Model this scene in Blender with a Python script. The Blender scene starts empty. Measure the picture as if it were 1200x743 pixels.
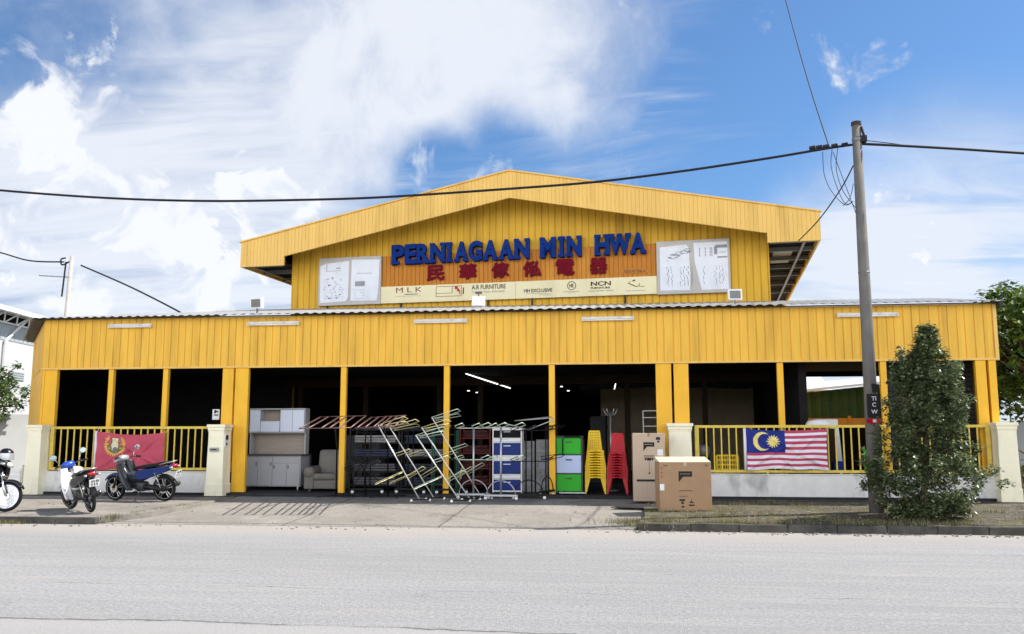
import bpy, bmesh, math, random
from mathutils import Vector, Matrix
rnd = random.Random(7)
scene = bpy.context.scene
COL = scene.collection
R = math.radians

# ------------------------------------------------------------------ camera
CAM = Vector((15.9314, -22.8047, 1.77)); FPX = 1040.35
YAW, PITCH, ROLL = 0.1224, 0.1343, -0.0006
fw = Vector((-math.sin(YAW)*math.cos(PITCH), math.cos(YAW)*math.cos(PITCH), math.sin(PITCH)))
rt = Vector((math.cos(YAW), math.sin(YAW), 0)); up = rt.cross(fw)
rt, up = rt*math.cos(ROLL)+up*math.sin(ROLL), -rt*math.sin(ROLL)+up*math.cos(ROLL)
cd = bpy.data.cameras.new('camera'); cam = bpy.data.objects.new('camera', cd); COL.objects.link(cam)
cam.matrix_world = Matrix(((rt.x, up.x, -fw.x, CAM.x), (rt.y, up.y, -fw.y, CAM.y), (rt.z, up.z, -fw.z, CAM.z), (0, 0, 0, 1)))
cd.sensor_width = 36; cd.lens = 36*FPX/1200; cd.clip_end = 4000; cd.clip_start = 0.1
scene.camera = cam
def ray(x, y): return fw+rt*((x-600)/FPX)-up*((y-371.5)/FPX)
def at(x, y, Y):
    d = ray(x, y); return CAM+d*((Y-CAM.y)/d.y)
def gz(Y): return 0.14+(min(max(Y, -5.3), -0.3)+5.3)/5.0*0.11        # height of the verge at depth Y

# ------------------------------------------------------------------ materials
def mat(name, col, rough=.6, metal=0., var=.12, scale=3., bump=0., bscale=40., spec=.2, stretch=(1, 1, 1), trans=0., emit=None, dirt=None):
    m = bpy.data.materials.new(name); m.use_nodes = True
    nt = m.node_tree; b = nt.nodes['Principled BSDF']
    b.inputs['Roughness'].default_value = rough; b.inputs['Metallic'].default_value = metal
    b.inputs['Specular IOR Level'].default_value = spec
    tc = nt.nodes.new('ShaderNodeTexCoord'); mp = nt.nodes.new('ShaderNodeMapping'); mp.inputs['Scale'].default_value = stretch
    nt.links.new(tc.outputs['Object'], mp.inputs['Vector'])
    nz = nt.nodes.new('ShaderNodeTexNoise'); nz.inputs['Scale'].default_value = scale; nz.inputs['Detail'].default_value = 5; nz.inputs['Roughness'].default_value = .65
    nt.links.new(mp.outputs[0], nz.inputs['Vector'])
    r = nt.nodes.new('ShaderNodeValToRGB')
    lo = [max(0, c*(1-var)) for c in col]; hi = [min(1, c*(1+var)) for c in col]
    r.color_ramp.elements[0].position = .3; r.color_ramp.elements[1].position = .7
    r.color_ramp.elements[0].color = (*lo, 1); r.color_ramp.elements[1].color = (*hi, 1)
    nt.links.new(nz.outputs['Fac'], r.inputs['Fac'])
    out = r.outputs[0]
    if dirt:
        dcol, damt, dsc, dst = dirt
        mp2 = nt.nodes.new('ShaderNodeMapping'); mp2.inputs['Scale'].default_value = dst; nt.links.new(tc.outputs['Object'], mp2.inputs['Vector'])
        n2 = nt.nodes.new('ShaderNodeTexNoise'); n2.inputs['Scale'].default_value = dsc; n2.inputs['Detail'].default_value = 6
        nt.links.new(mp2.outputs[0], n2.inputs['Vector'])
        mr = nt.nodes.new('ShaderNodeMapRange'); mr.inputs['From Min'].default_value = .52; mr.inputs['From Max'].default_value = .75; mr.inputs['To Max'].default_value = damt
        nt.links.new(n2.outputs['Fac'], mr.inputs['Value'])
        mx = nt.nodes.new('ShaderNodeMix'); mx.data_type = 'RGBA'; mx.inputs['B'].default_value = (*dcol, 1)
        nt.links.new(mr.outputs[0], mx.inputs['Factor']); nt.links.new(out, mx.inputs['A']); out = mx.outputs['Result']
    nt.links.new(out, b.inputs['Base Color'])
    if bump:
        n3 = nt.nodes.new('ShaderNodeTexNoise'); n3.inputs['Scale'].default_value = bscale; n3.inputs['Detail'].default_value = 4
        nt.links.new(mp.outputs[0], n3.inputs['Vector'])
        bp = nt.nodes.new('ShaderNodeBump'); bp.inputs['Strength'].default_value = bump; bp.inputs['Distance'].default_value = .02
        nt.links.new(n3.outputs['Fac'], bp.inputs['Height']); nt.links.new(bp.outputs[0], b.inputs['Normal'])
    if trans: b.inputs['Transmission Weight'].default_value = trans
    if emit:
        b.inputs['Emission Color'].default_value = (*emit[0], 1); b.inputs['Emission Strength'].default_value = emit[1]
    return m
M = {}
def mk(n, *a, **k): M[n] = mat(n, *a, **k); return M[n]
GRIME = (.16, .11, .05)
mk('yellow_cladding', (.80, .465, .065), .62, var=.14, scale=1.6, stretch=(2.2, 1, .25), dirt=((.36, .18, .035), .52, 3.0, (1, 1, .10)))
mk('yellow_gable', (.70, .41, .04), .62, var=.09, scale=1.6, stretch=(2.2, 1, .25), dirt=((.36, .20, .03), .6, 2.2, (1, 1, .12)))
mk('yellow_barge', (.80, .51, .14), .62, var=.06, scale=1.2, stretch=(2, 1, .3), dirt=((.45, .27, .06), .5, 2.0, (1, 1, .15)))
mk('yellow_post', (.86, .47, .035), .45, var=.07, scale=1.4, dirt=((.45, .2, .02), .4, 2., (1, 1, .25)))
mk('yellow_rail', (.74, .55, .10), .45, var=.10, scale=5, dirt=((.35, .22, .04), .5, 7, (1, 1, 1)))
mk('cream_render', (.92, .86, .64), .8, var=.04, scale=2, bump=.05, dirt=((.45, .38, .24), .35, 3.2, (1, 1, .4)))
mk('white_render', (.77, .75, .70), .85, var=.07, scale=3, bump=.06, dirt=((.20, .21, .18), .75, 2.2, (1, 1, .6)))
mk('white_bg', (.52, .53, .53), .8, var=.04, scale=1)
mk('grey_panel', (.36, .39, .40), .7, var=.06, scale=1, stretch=(3, 3, .2))
mk('galv_roof', (.36, .36, .35), .5, .25, var=.22, scale=2., dirt=((.26, .17, .1), .45, 1.6, (3, .3, 1)))
mk('dark_trim', (.05, .04, .035), .6, var=.2)
mk('dark_inside', (.012, .010, .010), .9, var=.3)  # near-black: deep shade of interiors and gaps put into the colour
mk('dark_yellow', (.028, .016, .007), .8, var=.2)  # yellow darkened to carry the interior shade on columns and lintel
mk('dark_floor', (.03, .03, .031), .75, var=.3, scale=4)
mk('shutter_grey', (.035, .036, .036), .7, var=.2)
mk('steel_grey', (.20, .20, .20), .5, .5, var=.15)
mk('white_plastic', (.80, .80, .78), .4, var=.04)
mk('tube_white', (.70, .68, .62), .35, var=.06, dirt=((.4, .35, .28), .5, 5, (1, 1, 1)))
mk('orange_panel', (.52, .195, .022), .55, var=.10, scale=3, stretch=(4, 1, .4), dirt=((.72, .34, .05), .5, 1.4, (1, 1, .3)))
mk('cream_board', (.84, .75, .47), .6, var=.03, dirt=((.55, .45, .25), .3, 1.3, (1, 1, .4)))
mk('sign_blue', (.003, .026, .17), .55, var=.25, scale=4, spec=.08)
mk('sign_navy', (.008, .012, .06), .6, var=.2, spec=.05)
mk('sign_red', (.16, .006, .016), .6, var=.2, spec=.05)
mk('print_black', (.02, .02, .02), .6, var=.1)
mk('print_brown', (.20, .10, .06), .6, var=.1)
mk('print_grey', (.30, .30, .32), .6, var=.2)
mk('print_red', (.5, .03, .03), .6, var=.1)
mk('board_white', (.76, .78, .82), .4, var=.06, scale=2.5, dirt=((.5, .5, .5), .3, 2.2, (1, 1, .5)))
mk('board_frame', (.50, .47, .42), .5, var=.1)
mk('concrete_pole', (.165, .155, .14), .85, var=.15, scale=3, bump=.15, dirt=((.12, .10, .08), .6, 2.5, (2, 2, .3)))
mk('pole_pale', (.42, .39, .34), .85, var=.2, scale=2, dirt=((.2, .18, .15), .6, 2., (2, 2, .3)))
mk('cable_black', (.015, .015, .018), .6, var=.2)
mk('cardboard', (.37, .235, .135), .85, var=.06, scale=4, dirt=((.33, .19, .10), .4, 2.4, (1, 1, 1)))
mk('cardboard_pale', (.52, .40, .29), .85, var=.05, scale=4)
mk('lid_pale', (.62, .52, .38), .8, var=.06, scale=4)
mk('paper_white', (.8, .8, .78), .7, var=.03)
mk('flag_red', (.52, .085, .125), .75, var=.06, scale=6)
mk('flag_mred', (.50, .065, .12), .75, var=.06, scale=6)
mk('flag_white', (.80, .76, .80), .75, var=.03, scale=6)
mk('flag_blue', (.02, .035, .22), .75, var=.08, scale=6)
mk('flag_yellow', (.85, .70, .22), .75, var=.05, scale=6)
mk('flag_gold', (.66, .36, .10), .75, var=.08, scale=6)
mk('flag_green', (.12, .18, .06), .75, var=.1, scale=6)
mk('flag_cream', (.70, .62, .40), .75, var=.05, scale=6)
mk('tyre', (.012, .012, .012), .8, var=.2)
mk('alloy_black', (.03, .03, .032), .4, .6, var=.1)
mk('chrome', (.72, .72, .72), .18, 1., var=.04)
mk('alloy', (.45, .45, .45), .35, .8, var=.1)
mk('engine_grey', (.08, .08, .08), .45, .6, var=.2)
mk('seat_black', (.014, .014, .015), .5, var=.2, bump=.05)
mk('bike_white', (.80, .80, .79), .25, var=.03, spec=.5)
mk('bike_blue', (.012, .035, .16), .22, var=.1, spec=.5)
mk('bike_royal', (.02, .07, .40), .25, var=.1, spec=.5)
mk('bike_black', (.010, .010, .012), .22, var=.1, spec=.5)
mk('bike_dark', (.045, .05, .06), .28, .3, var=.1, spec=.4)
mk('bike_silver', (.50, .51, .52), .28, .5, var=.05)
mk('lamp_red', (.50, .01, .02), .15, var=.05, spec=.6)
mk('lamp_clear', (.75, .78, .78), .08, .2, var=.02, spec=.6)
mk('plate_white', (.75, .75, .74), .4, var=.03)
mk('mirror_glass', (.85, .87, .9), .05, .9, var=.02)
mk('lam_grey', (.36, .36, .36), .5, var=.05)
mk('lam_white', (.62, .66, .76), .4, var=.03)
mk('lam_wood', (.34, .29, .24), .55, var=.12, stretch=(1, 1, 9))
mk('counter_dark', (.07, .07, .075), .35, var=.2)
mk('sofa_beige', (.16, .145, .125), .55, var=.12, scale=6, bump=.1, bscale=12)
mk('rack_black', (.015, .014, .015), .4, .4, var=.2)
mk('rack_white', (.70, .70, .66), .35, .3, var=.1)
mk('rack_yellow', (.66, .60, .30), .4, .3, var=.1)
mk('rack_pink', (.17, .10, .09), .4, .4, var=.1)
mk('rack_green', (.55, .64, .50), .4, .3, var=.1)
mk('rack_steel', (.40, .41, .41), .35, .7, var=.1)
mk('plastic_green', (.03, .42, .02), .35, var=.06)
mk('plastic_pale', (.52, .60, .82), .4, var=.04)
mk('plastic_blue', (.008, .028, .17), .35, var=.08)
mk('plastic_yellow', (.86, .56, .015), .35, var=.05)
mk('plastic_red', (.50, .012, .02), .35, var=.06)
mk('shelf_red', (.13, .014, .010), .5, var=.15)
mk('bundle_red', (.05, .012, .012), .7, var=.4, scale=12)
mk('shelf_green', (.02, .08, .05), .5, var=.15)
mk('bundle_blue', (.035, .042, .065), .6, var=.3, scale=14)
mk('bundle_grey', (.10, .10, .105), .6, var=.3, scale=10)
mk('carton_grey', (.24, .235, .225), .8, var=.3, scale=9)
mk('bark', (.12, .085, .06), .9, var=.3, scale=8, bump=.3)
mk('curtain_green', (.035, .065, .02), .7, var=.25, scale=3, stretch=(6, 6, .2))
mk('plank_orange', (.55, .22, .025), .6, var=.15, scale=4)
mk('wall_cream', (.62, .50, .33), .8, var=.08)
mk('glass_dark', (.02, .025, .03), .1, var=.1)
mk('lit_tube', (.9, .9, .9), .3, var=0, emit=((1, .98, .94), 2.2))
def leafmat(name, a, b, rough=.55, spec=.35):
    m = mat(name, a, rough, var=.0, spec=spec); nt = m.node_tree; bs = nt.nodes['Principled BSDF']
    g = nt.nodes.new('ShaderNodeNewGeometry'); r = nt.nodes.new('ShaderNodeValToRGB')
    r.color_ramp.elements[0].color = (*a, 1); r.color_ramp.elements[1].color = (*b, 1)
    nt.links.new(g.outputs['Random Per Island'], r.inputs['Fac']); nt.links.new(r.outputs[0], bs.inputs['Base Color'])
    t = nt.nodes.new('ShaderNodeBsdfTranslucent'); nt.links.new(r.outputs[0], t.inputs['Color'])
    mx = nt.nodes.new('ShaderNodeMixShader'); mx.inputs[0].default_value = .3
    nt.links.new(bs.outputs[0], mx.inputs[1]); nt.links.new(t.outputs[0], mx.inputs[2]); nt.links.new(mx.outputs[0], nt.nodes['Material Output'].inputs['Surface'])
    M[name] = m
leafmat('leaf_bush', (.014, .028, .011), (.27, .33, .15), .38, .6)
leafmat('leaf_tree', (.04, .085, .015), (.18, .26, .05))
leafmat('leaf_far', (.035, .07, .02), (.10, .15, .05))
leafmat('grass_dry', (.10, .10, .035), (.32, .28, .14))
leafmat('leaf_dry', (.10, .06, .03), (.34, .24, .12))

# ------------------------------------------------------------------ builders
class MB:
    def __init__(s): s.v = []; s.f = []; s.mi = []; s.cur = 0
    def add(s, vs, fs):
        o = len(s.v); s.v += [tuple(p) for p in vs]; s.f += [tuple(o+i for i in f) for f in fs]; s.mi += [s.cur]*len(fs); return s
    def box(s, c, d, rz=0., rx=0., ry=0.):
        m = Matrix.Rotation(rz, 3, 'Z') @ Matrix.Rotation(ry, 3, 'Y') @ Matrix.Rotation(rx, 3, 'X'); c = Vector(c)
        vs = [c+m @ Vector((sx*d[0]/2, sy*d[1]/2, sz*d[2]/2)) for sx in (-1, 1) for sy in (-1, 1) for sz in (-1, 1)]
        return s.add(vs, [(0, 1, 3, 2), (4, 6, 7, 5), (0, 4, 5, 1), (2, 3, 7, 6), (0, 2, 6, 4), (1, 5, 7, 3)])
    def bb(s, x0, x1, y0, y1, z0, z1): return s.box(((x0+x1)/2, (y0+y1)/2, (z0+z1)/2), (abs(x1-x0), abs(y1-y0), abs(z1-z0)))
    def tube(s, pts, r, n=8, r2=None):
        pts = [Vector(p) for p in pts]; rings = []; k = len(pts)
        for i, p in enumerate(pts):
            t = (pts[min(i+1, k-1)]-pts[max(i-1, 0)]).normalized()
            a = Vector((0, 0, 1)) if abs(t.z) < .9 else Vector((1, 0, 0))
            u = t.cross(a).normalized(); w = t.cross(u)
            rr = r if r2 is None else r+(r2-r)*i/(k-1)
            rings.append([p+u*rr*math.cos(2*math.pi*j/n)+w*rr*math.sin(2*math.pi*j/n) for j in range(n)])
        vs = [q for rg in rings for q in rg]; fs = []
        for i in range(k-1):
            for j in range(n): fs.append((i*n+j, i*n+(j+1) % n, (i+1)*n+(j+1) % n, (i+1)*n+j))
        fs += [tuple(range(n))[::-1], tuple((k-1)*n+j for j in range(n))]
        return s.add(vs, fs)
    def prism(s, poly, y0, y1, axis='y'):
        n = len(poly)
        f = {'y': lambda a, b, t: (a, t, b), 'x': lambda a, b, t: (t, a, b), 'z': lambda a, b, t: (a, b, t)}[axis]
        vs = [f(a, b, y0) for a, b in poly]+[f(a, b, y1) for a, b in poly]
        fs = [tuple(range(n)), tuple(range(2*n-1, n-1, -1))]+[(i, (i+1) % n, n+(i+1) % n, n+i) for i in range(n)]
        return s.add(vs, fs)
    def lathe(s, prof, c=(0, 0, 0), axis='z', n=20):
        c = Vector(c); vs = []; k = len(prof)
        for r, h in prof:
            for j in range(n):
                a = 2*math.pi*j/n; x, y = r*math.cos(a), r*math.sin(a)
                vs.append(c+(Vector((x, y, h)) if axis == 'z' else Vector((x, h, y)) if axis == 'y' else Vector((h, x, y))))
        fs = [(i*n+j, i*n+(j+1) % n, (i+1)*n+(j+1) % n, (i+1)*n+j) for i in range(k-1) for j in range(n)]
        if prof[0][0] > 1e-6: fs.append(tuple(range(n))[::-1])
        if prof[-1][0] > 1e-6: fs.append(tuple((k-1)*n+j for j in range(n)))
        return s.add(vs, fs)
    def loft(s, secs, n=14, p=2.6):
        # sections (x, y, z, half width in y, half height in z): super-elliptic rings along x
        vs = []
        for x, y, z, a, b in secs:
            for j in range(n):
                t = 2*math.pi*j/n; ct, st = math.cos(t), math.sin(t)
                vs.append((x, y+a*math.copysign(abs(ct)**(2/p), ct), z+b*math.copysign(abs(st)**(2/p), st)))
        k = len(secs)
        fs = [(i*n+j, i*n+(j+1) % n, (i+1)*n+(j+1) % n, (i+1)*n+j) for i in range(k-1) for j in range(n)]
        fs += [tuple(range(n))[::-1], tuple((k-1)*n+j for j in range(n))]
        return s.add(vs, fs)
    def build(s, name, m, parent=None, smooth=False, bevel=0., xf=None, subd=0):
        me = bpy.data.meshes.new(name)
        vs = [tuple(xf(*p)) for p in s.v] if xf else s.v
        me.from_pydata(vs, [], s.f)
        for x in (m if isinstance(m, (list, tuple)) else [m]): me.materials.append(M[x] if isinstance(x, str) else x)
        if any(s.mi): me.polygons.foreach_set('material_index', s.mi)
        b = bmesh.new(); b.from_mesh(me); bmesh.ops.recalc_face_normals(b, faces=b.faces); b.to_mesh(me); b.free()
        if smooth: me.polygons.foreach_set('use_smooth', [True]*len(me.polygons))
        o = bpy.data.objects.new(name, me); COL.objects.link(o)
        if parent is not None: o.parent = parent
        if bevel:
            q = o.modifiers.new('bevel', 'BEVEL'); q.width = bevel; q.segments = 2; q.limit_method = 'ANGLE'
        if subd:
            q = o.modifiers.new('subd', 'SUBSURF'); q.levels = subd; q.render_levels = subd
        me.update(); return o
def tag(o, label, cat, group=None):
    o['label'] = label; o['category'] = cat
    if group: o['group'] = group
    return o
def struct(o, kind='structure'): o['kind'] = kind; return o
def thing(name, label, cat, loc=(0, 0, 0), rz=0., group=None):
    o = bpy.data.objects.new(name, None); COL.objects.link(o); o.location = loc; o.rotation_euler = (0, 0, rz); o.empty_display_size = .1
    return tag(o, label, cat, group)
def copy_tree(o, parent=None):
    c = o.copy(); COL.objects.link(c)
    if parent is not None: c.parent = parent
    for ch in list(o.children): copy_tree(ch, c)
    return c
def text(body, height, width=None, depth=.01, offset=0., xf=None, name='lettering', m='print_black', parent=None, x=0., y=0., z=0., center=False, spacing=1.):
    # upright lettering: text plane is x-z, faces -y; baseline left at (x, y, z)
    cu = bpy.data.curves.new('t', 'FONT'); cu.body = body; cu.size = 1; cu.extrude = .5; cu.offset = offset; cu.space_character = spacing
    t = bpy.data.objects.new('t', cu); COL.objects.link(t)
    bpy.context.view_layer.update()
    me = bpy.data.meshes.new_from_object(t.evaluated_get(bpy.context.evaluated_depsgraph_get()))
    COL.objects.unlink(t); bpy.data.objects.remove(t)
    xs = [v.co.x for v in me.vertices]; ys = [v.co.y for v in me.vertices]
    if not xs: return None
    x0, x1, y0, y1 = min(xs), max(xs), min(ys), max(ys); sz = height/(y1-y0); sx = sz if width is None else width/(x1-x0)
    off = (x1-x0)*sx/2 if center else 0
    for v in me.vertices:
        p = (x+(v.co.x-x0)*sx-off, y-depth*(v.co.z+.5), z+(v.co.y-y0)*sz)
        v.co = xf(*p) if xf else p
    me.materials.clear(); me.materials.append(M[m]); me.name = name
    o = bpy.data.objects.new(name, me); COL.objects.link(o)
    if parent is not None: o.parent = parent
    return o

# ------------------------------------------------------------------ world and sun
SUN_EL = R(50); SUN_AZ = R(19)              # azimuth measured from +X towards +Y (behind the shop)
sd = Vector((math.cos(SUN_EL)*math.cos(SUN_AZ), math.cos(SUN_EL)*math.sin(SUN_AZ), math.sin(SUN_EL)))
sl = bpy.data.lights.new('sun', 'SUN'); sl.energy = 5.0; sl.angle = R(.5); sl.color = (1, .95, .87)
so = bpy.data.objects.new('sun', sl); COL.objects.link(so); so.rotation_euler = sd.to_track_quat('Z', 'Y').to_euler()
w = bpy.data.worlds.new('World'); scene.world = w; w.use_nodes = True
nt = w.node_tree; N = nt.nodes; L = nt.links; bg = N['Background']; bg.inputs['Strength'].default_value = .10
sky = N.new('ShaderNodeTexSky'); sky.sky_type = 'NISHITA'; sky.sun_disc = False; sky.sun_elevation = SUN_EL; sky.sun_rotation = math.pi/2-SUN_AZ
sky.air_density = 1.; sky.dust_density = .6; sky.ozone_density = 2.2
tc = N.new('ShaderNodeTexCoord')
def math_(op, a, b=None, c=None):
    n = N.new('ShaderNodeMath'); n.operation = op
    for i, q in enumerate((a, b, c)):
        if q is None: continue
        if isinstance(q, (int, float)): n.inputs[i].default_value = q
        else: L.new(q, n.inputs[i])
    return n.outputs[0]
def vmath(op, a, b=None):
    n = N.new('ShaderNodeVectorMath'); n.operation = op
    for i, q in enumerate((a, b)):
        if q is None: continue
        if isinstance(q, (tuple, Vector)): n.inputs[i].default_value = tuple(q)
        else: L.new(q, n.inputs[i])
    return n.outputs['Value'] if op == 'DOT_PRODUCT' else n.outputs[0]
def noise(vec, scale, detail=6, rough=.6, dist=0.):
    n = N.new('ShaderNodeTexNoise'); n.inputs['Scale'].default_value = scale; n.inputs['Detail'].default_value = detail
    n.inputs['Roughness'].default_value = rough; n.inputs['Distortion'].default_value = dist; L.new(vec, n.inputs['Vector']); return n.outputs['Fac']
def smooth(v, a, b, lo=0., hi=1.):
    n = N.new('ShaderNodeMapRange'); n.interpolation_type = 'SMOOTHSTEP'; L.new(v, n.inputs['Value'])
    for k, q in (('From Min', a), ('From Max', b), ('To Min', lo), ('To Max', hi)): n.inputs[k].default_value = q
    return n.outputs[0]
D = vmath('NORMALIZE', tc.outputs['Generated'])
def blob(px, py, rad, wgt):
    # a broad patch of cover around one sky direction
    c = ray(px, py).normalized(); dt = vmath('DOT_PRODUCT', D, c)
    return smooth(dt, math.cos(R(rad)), math.cos(R(rad*.15)), 0., wgt)
sep = N.new('ShaderNodeSeparateXYZ'); L.new(D, sep.inputs[0])
zc = math_('MAXIMUM', sep.outputs[2], .02)
plane = N.new('ShaderNodeCombineXYZ'); L.new(math_('DIVIDE', sep.outputs[0], math_('ADD', zc, .10)), plane.inputs[0]); L.new(math_('DIVIDE', sep.outputs[1], math_('ADD', zc, .10)), plane.inputs[1])
wsp = vmath('ADD', D, (3.1, 1.7, .4))
nbig = noise(wsp, 3.2, 8, .60, .3)
nfine = noise(wsp, 9., 9, .62, .2)
cm = N.new('ShaderNodeMapping'); cm.inputs['Rotation'].default_value = (0, 0, R(38)); cm.inputs['Scale'].default_value = (.50, 1.7, 1)
L.new(plane.outputs[0], cm.inputs['Vector']); ncir = noise(cm.outputs[0], 1.5, 9, .62, .6)
cover = None
for b in ((110, 215, 18, .34), (300, 200, 18, .26), (500, 60, 13, .34), (30, 20, 14, .10), (640, 40, 12, .14), (1120, 340, 15, .44), (980, 330, 9, .26), (230, 350, 16, .34), (760, 120, 10, .12),
          (1090, 110, 15, -.32), (465, 222, 6, -.30), (560, 210, 6, -.34), (900, 180, 11, -.24), (70, 75, 6, -.22), (150, 60, 5, -.16), (195, 170, 5, -.26), (330, 240, 5, -.12), (280, 60, 7, -.14), (20, 140, 6, -.10)):
    o_ = blob(*b); cover = o_ if cover is None else math_('ADD', cover, o_)
fill_cloud = math_('MULTIPLY', smooth(sep.outputs[1], -.5, .4, .55, 0.), smooth(sep.outputs[2], .85, .45, -.1, 1.))             # cloud cover added out of view behind the viewer, to light the front
cover = math_('ADD', math_('ADD', cover, fill_cloud), smooth(sep.outputs[2], .50, .72, 0., -.8))  # cloud taken out overhead, out of view, to keep ground shadows dark
c1 = math_('ADD', math_('MULTIPLY', nbig, .80), math_('MULTIPLY', nfine, .40))
dens = smooth(math_('ADD', c1, cover), .66, 1.12)
cir = math_('MULTIPLY', smooth(math_('ADD', ncir, math_('MULTIPLY', cover, .30)), .44, .80), .80)
dens = math_('MAXIMUM', dens, cir)
dens = math_('MULTIPLY', dens, .86)
puff = noise(vmath('ADD', D, (7.3, 2.2, 5.1)), 7.5, 9, .60, .35)
cum = noise(vmath('ADD', D, (1.3, 8.2, 2.1)), 12., 10, .60, .5)
lit = math_('MAXIMUM', smooth(math_('ADD', puff, math_('ADD', blob(430, 120, 14, .10), blob(520, 70, 10, .12))), .40, .74, .05, .95), math_('MULTIPLY', cir, 1.15))
heap = smooth(math_('ADD', cum, math_('ADD', math_('ADD', blob(95, 205, 6.5, .44), blob(230, 300, 10, .24)), math_('ADD', blob(60, 330, 10, .22), blob(1150, 320, 11, .08)))), .57, .70)
shade = noise(vmath('ADD', D, (1.33, 8.2, 2.16)), 15., 7, .55, .6)
heap = math_('MULTIPLY', heap, smooth(shade, .36, .58, .40, 1.))
lit = math_('MAXIMUM', math_('MAXIMUM', lit, heap), smooth(sep.outputs[1], .2, -.4))
dens = math_('MAXIMUM', dens, math_('MULTIPLY', heap, .97))
veil = math_('MULTIPLY', math_('ADD', blob(1130, 350, 14, .85), blob(990, 350, 9, .45)), smooth(ncir, .25, .62, .45, 1.))
dens = math_('MAXIMUM', dens, math_('MINIMUM', veil, .9)); lit = math_('MAXIMUM', lit, math_('MINIMUM', veil, .8))
cc = N.new('ShaderNodeMix'); cc.data_type = 'RGBA'; L.new(lit, cc.inputs['Factor'])
cc.inputs['A'].default_value = (3.1, 3.8, 5.2, 1); cc.inputs['B'].default_value = (6.9, 7.05, 7.4, 1)
skm = N.new('ShaderNodeMix'); skm.data_type = 'RGBA'; skm.blend_type = 'MULTIPLY'; skm.inputs['Factor'].default_value = 1; L.new(sky.outputs[0], skm.inputs['A']); skm.inputs['B'].default_value = (.60, .84, 1.05, 1)
# unseen clouds behind the viewer are brightened as added fill for the shaded front
fill_gain = math_('ADD', 1., math_('MULTIPLY', smooth(sep.outputs[1], .2, -.6, 0., 2.15), smooth(sep.outputs[2], .75, .25)))
cl_ = vmath('SCALE', cc.outputs['Result']); L.new(fill_gain, cl_.node.inputs['Scale'])
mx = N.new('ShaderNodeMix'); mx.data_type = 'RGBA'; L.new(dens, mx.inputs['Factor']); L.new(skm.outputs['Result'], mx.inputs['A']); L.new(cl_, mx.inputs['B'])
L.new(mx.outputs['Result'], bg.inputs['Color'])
scene.view_settings.view_transform = 'Standard'; scene.view_settings.look = 'None'; scene.view_settings.exposure = 0.50; scene.view_settings.gamma = 1

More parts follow.
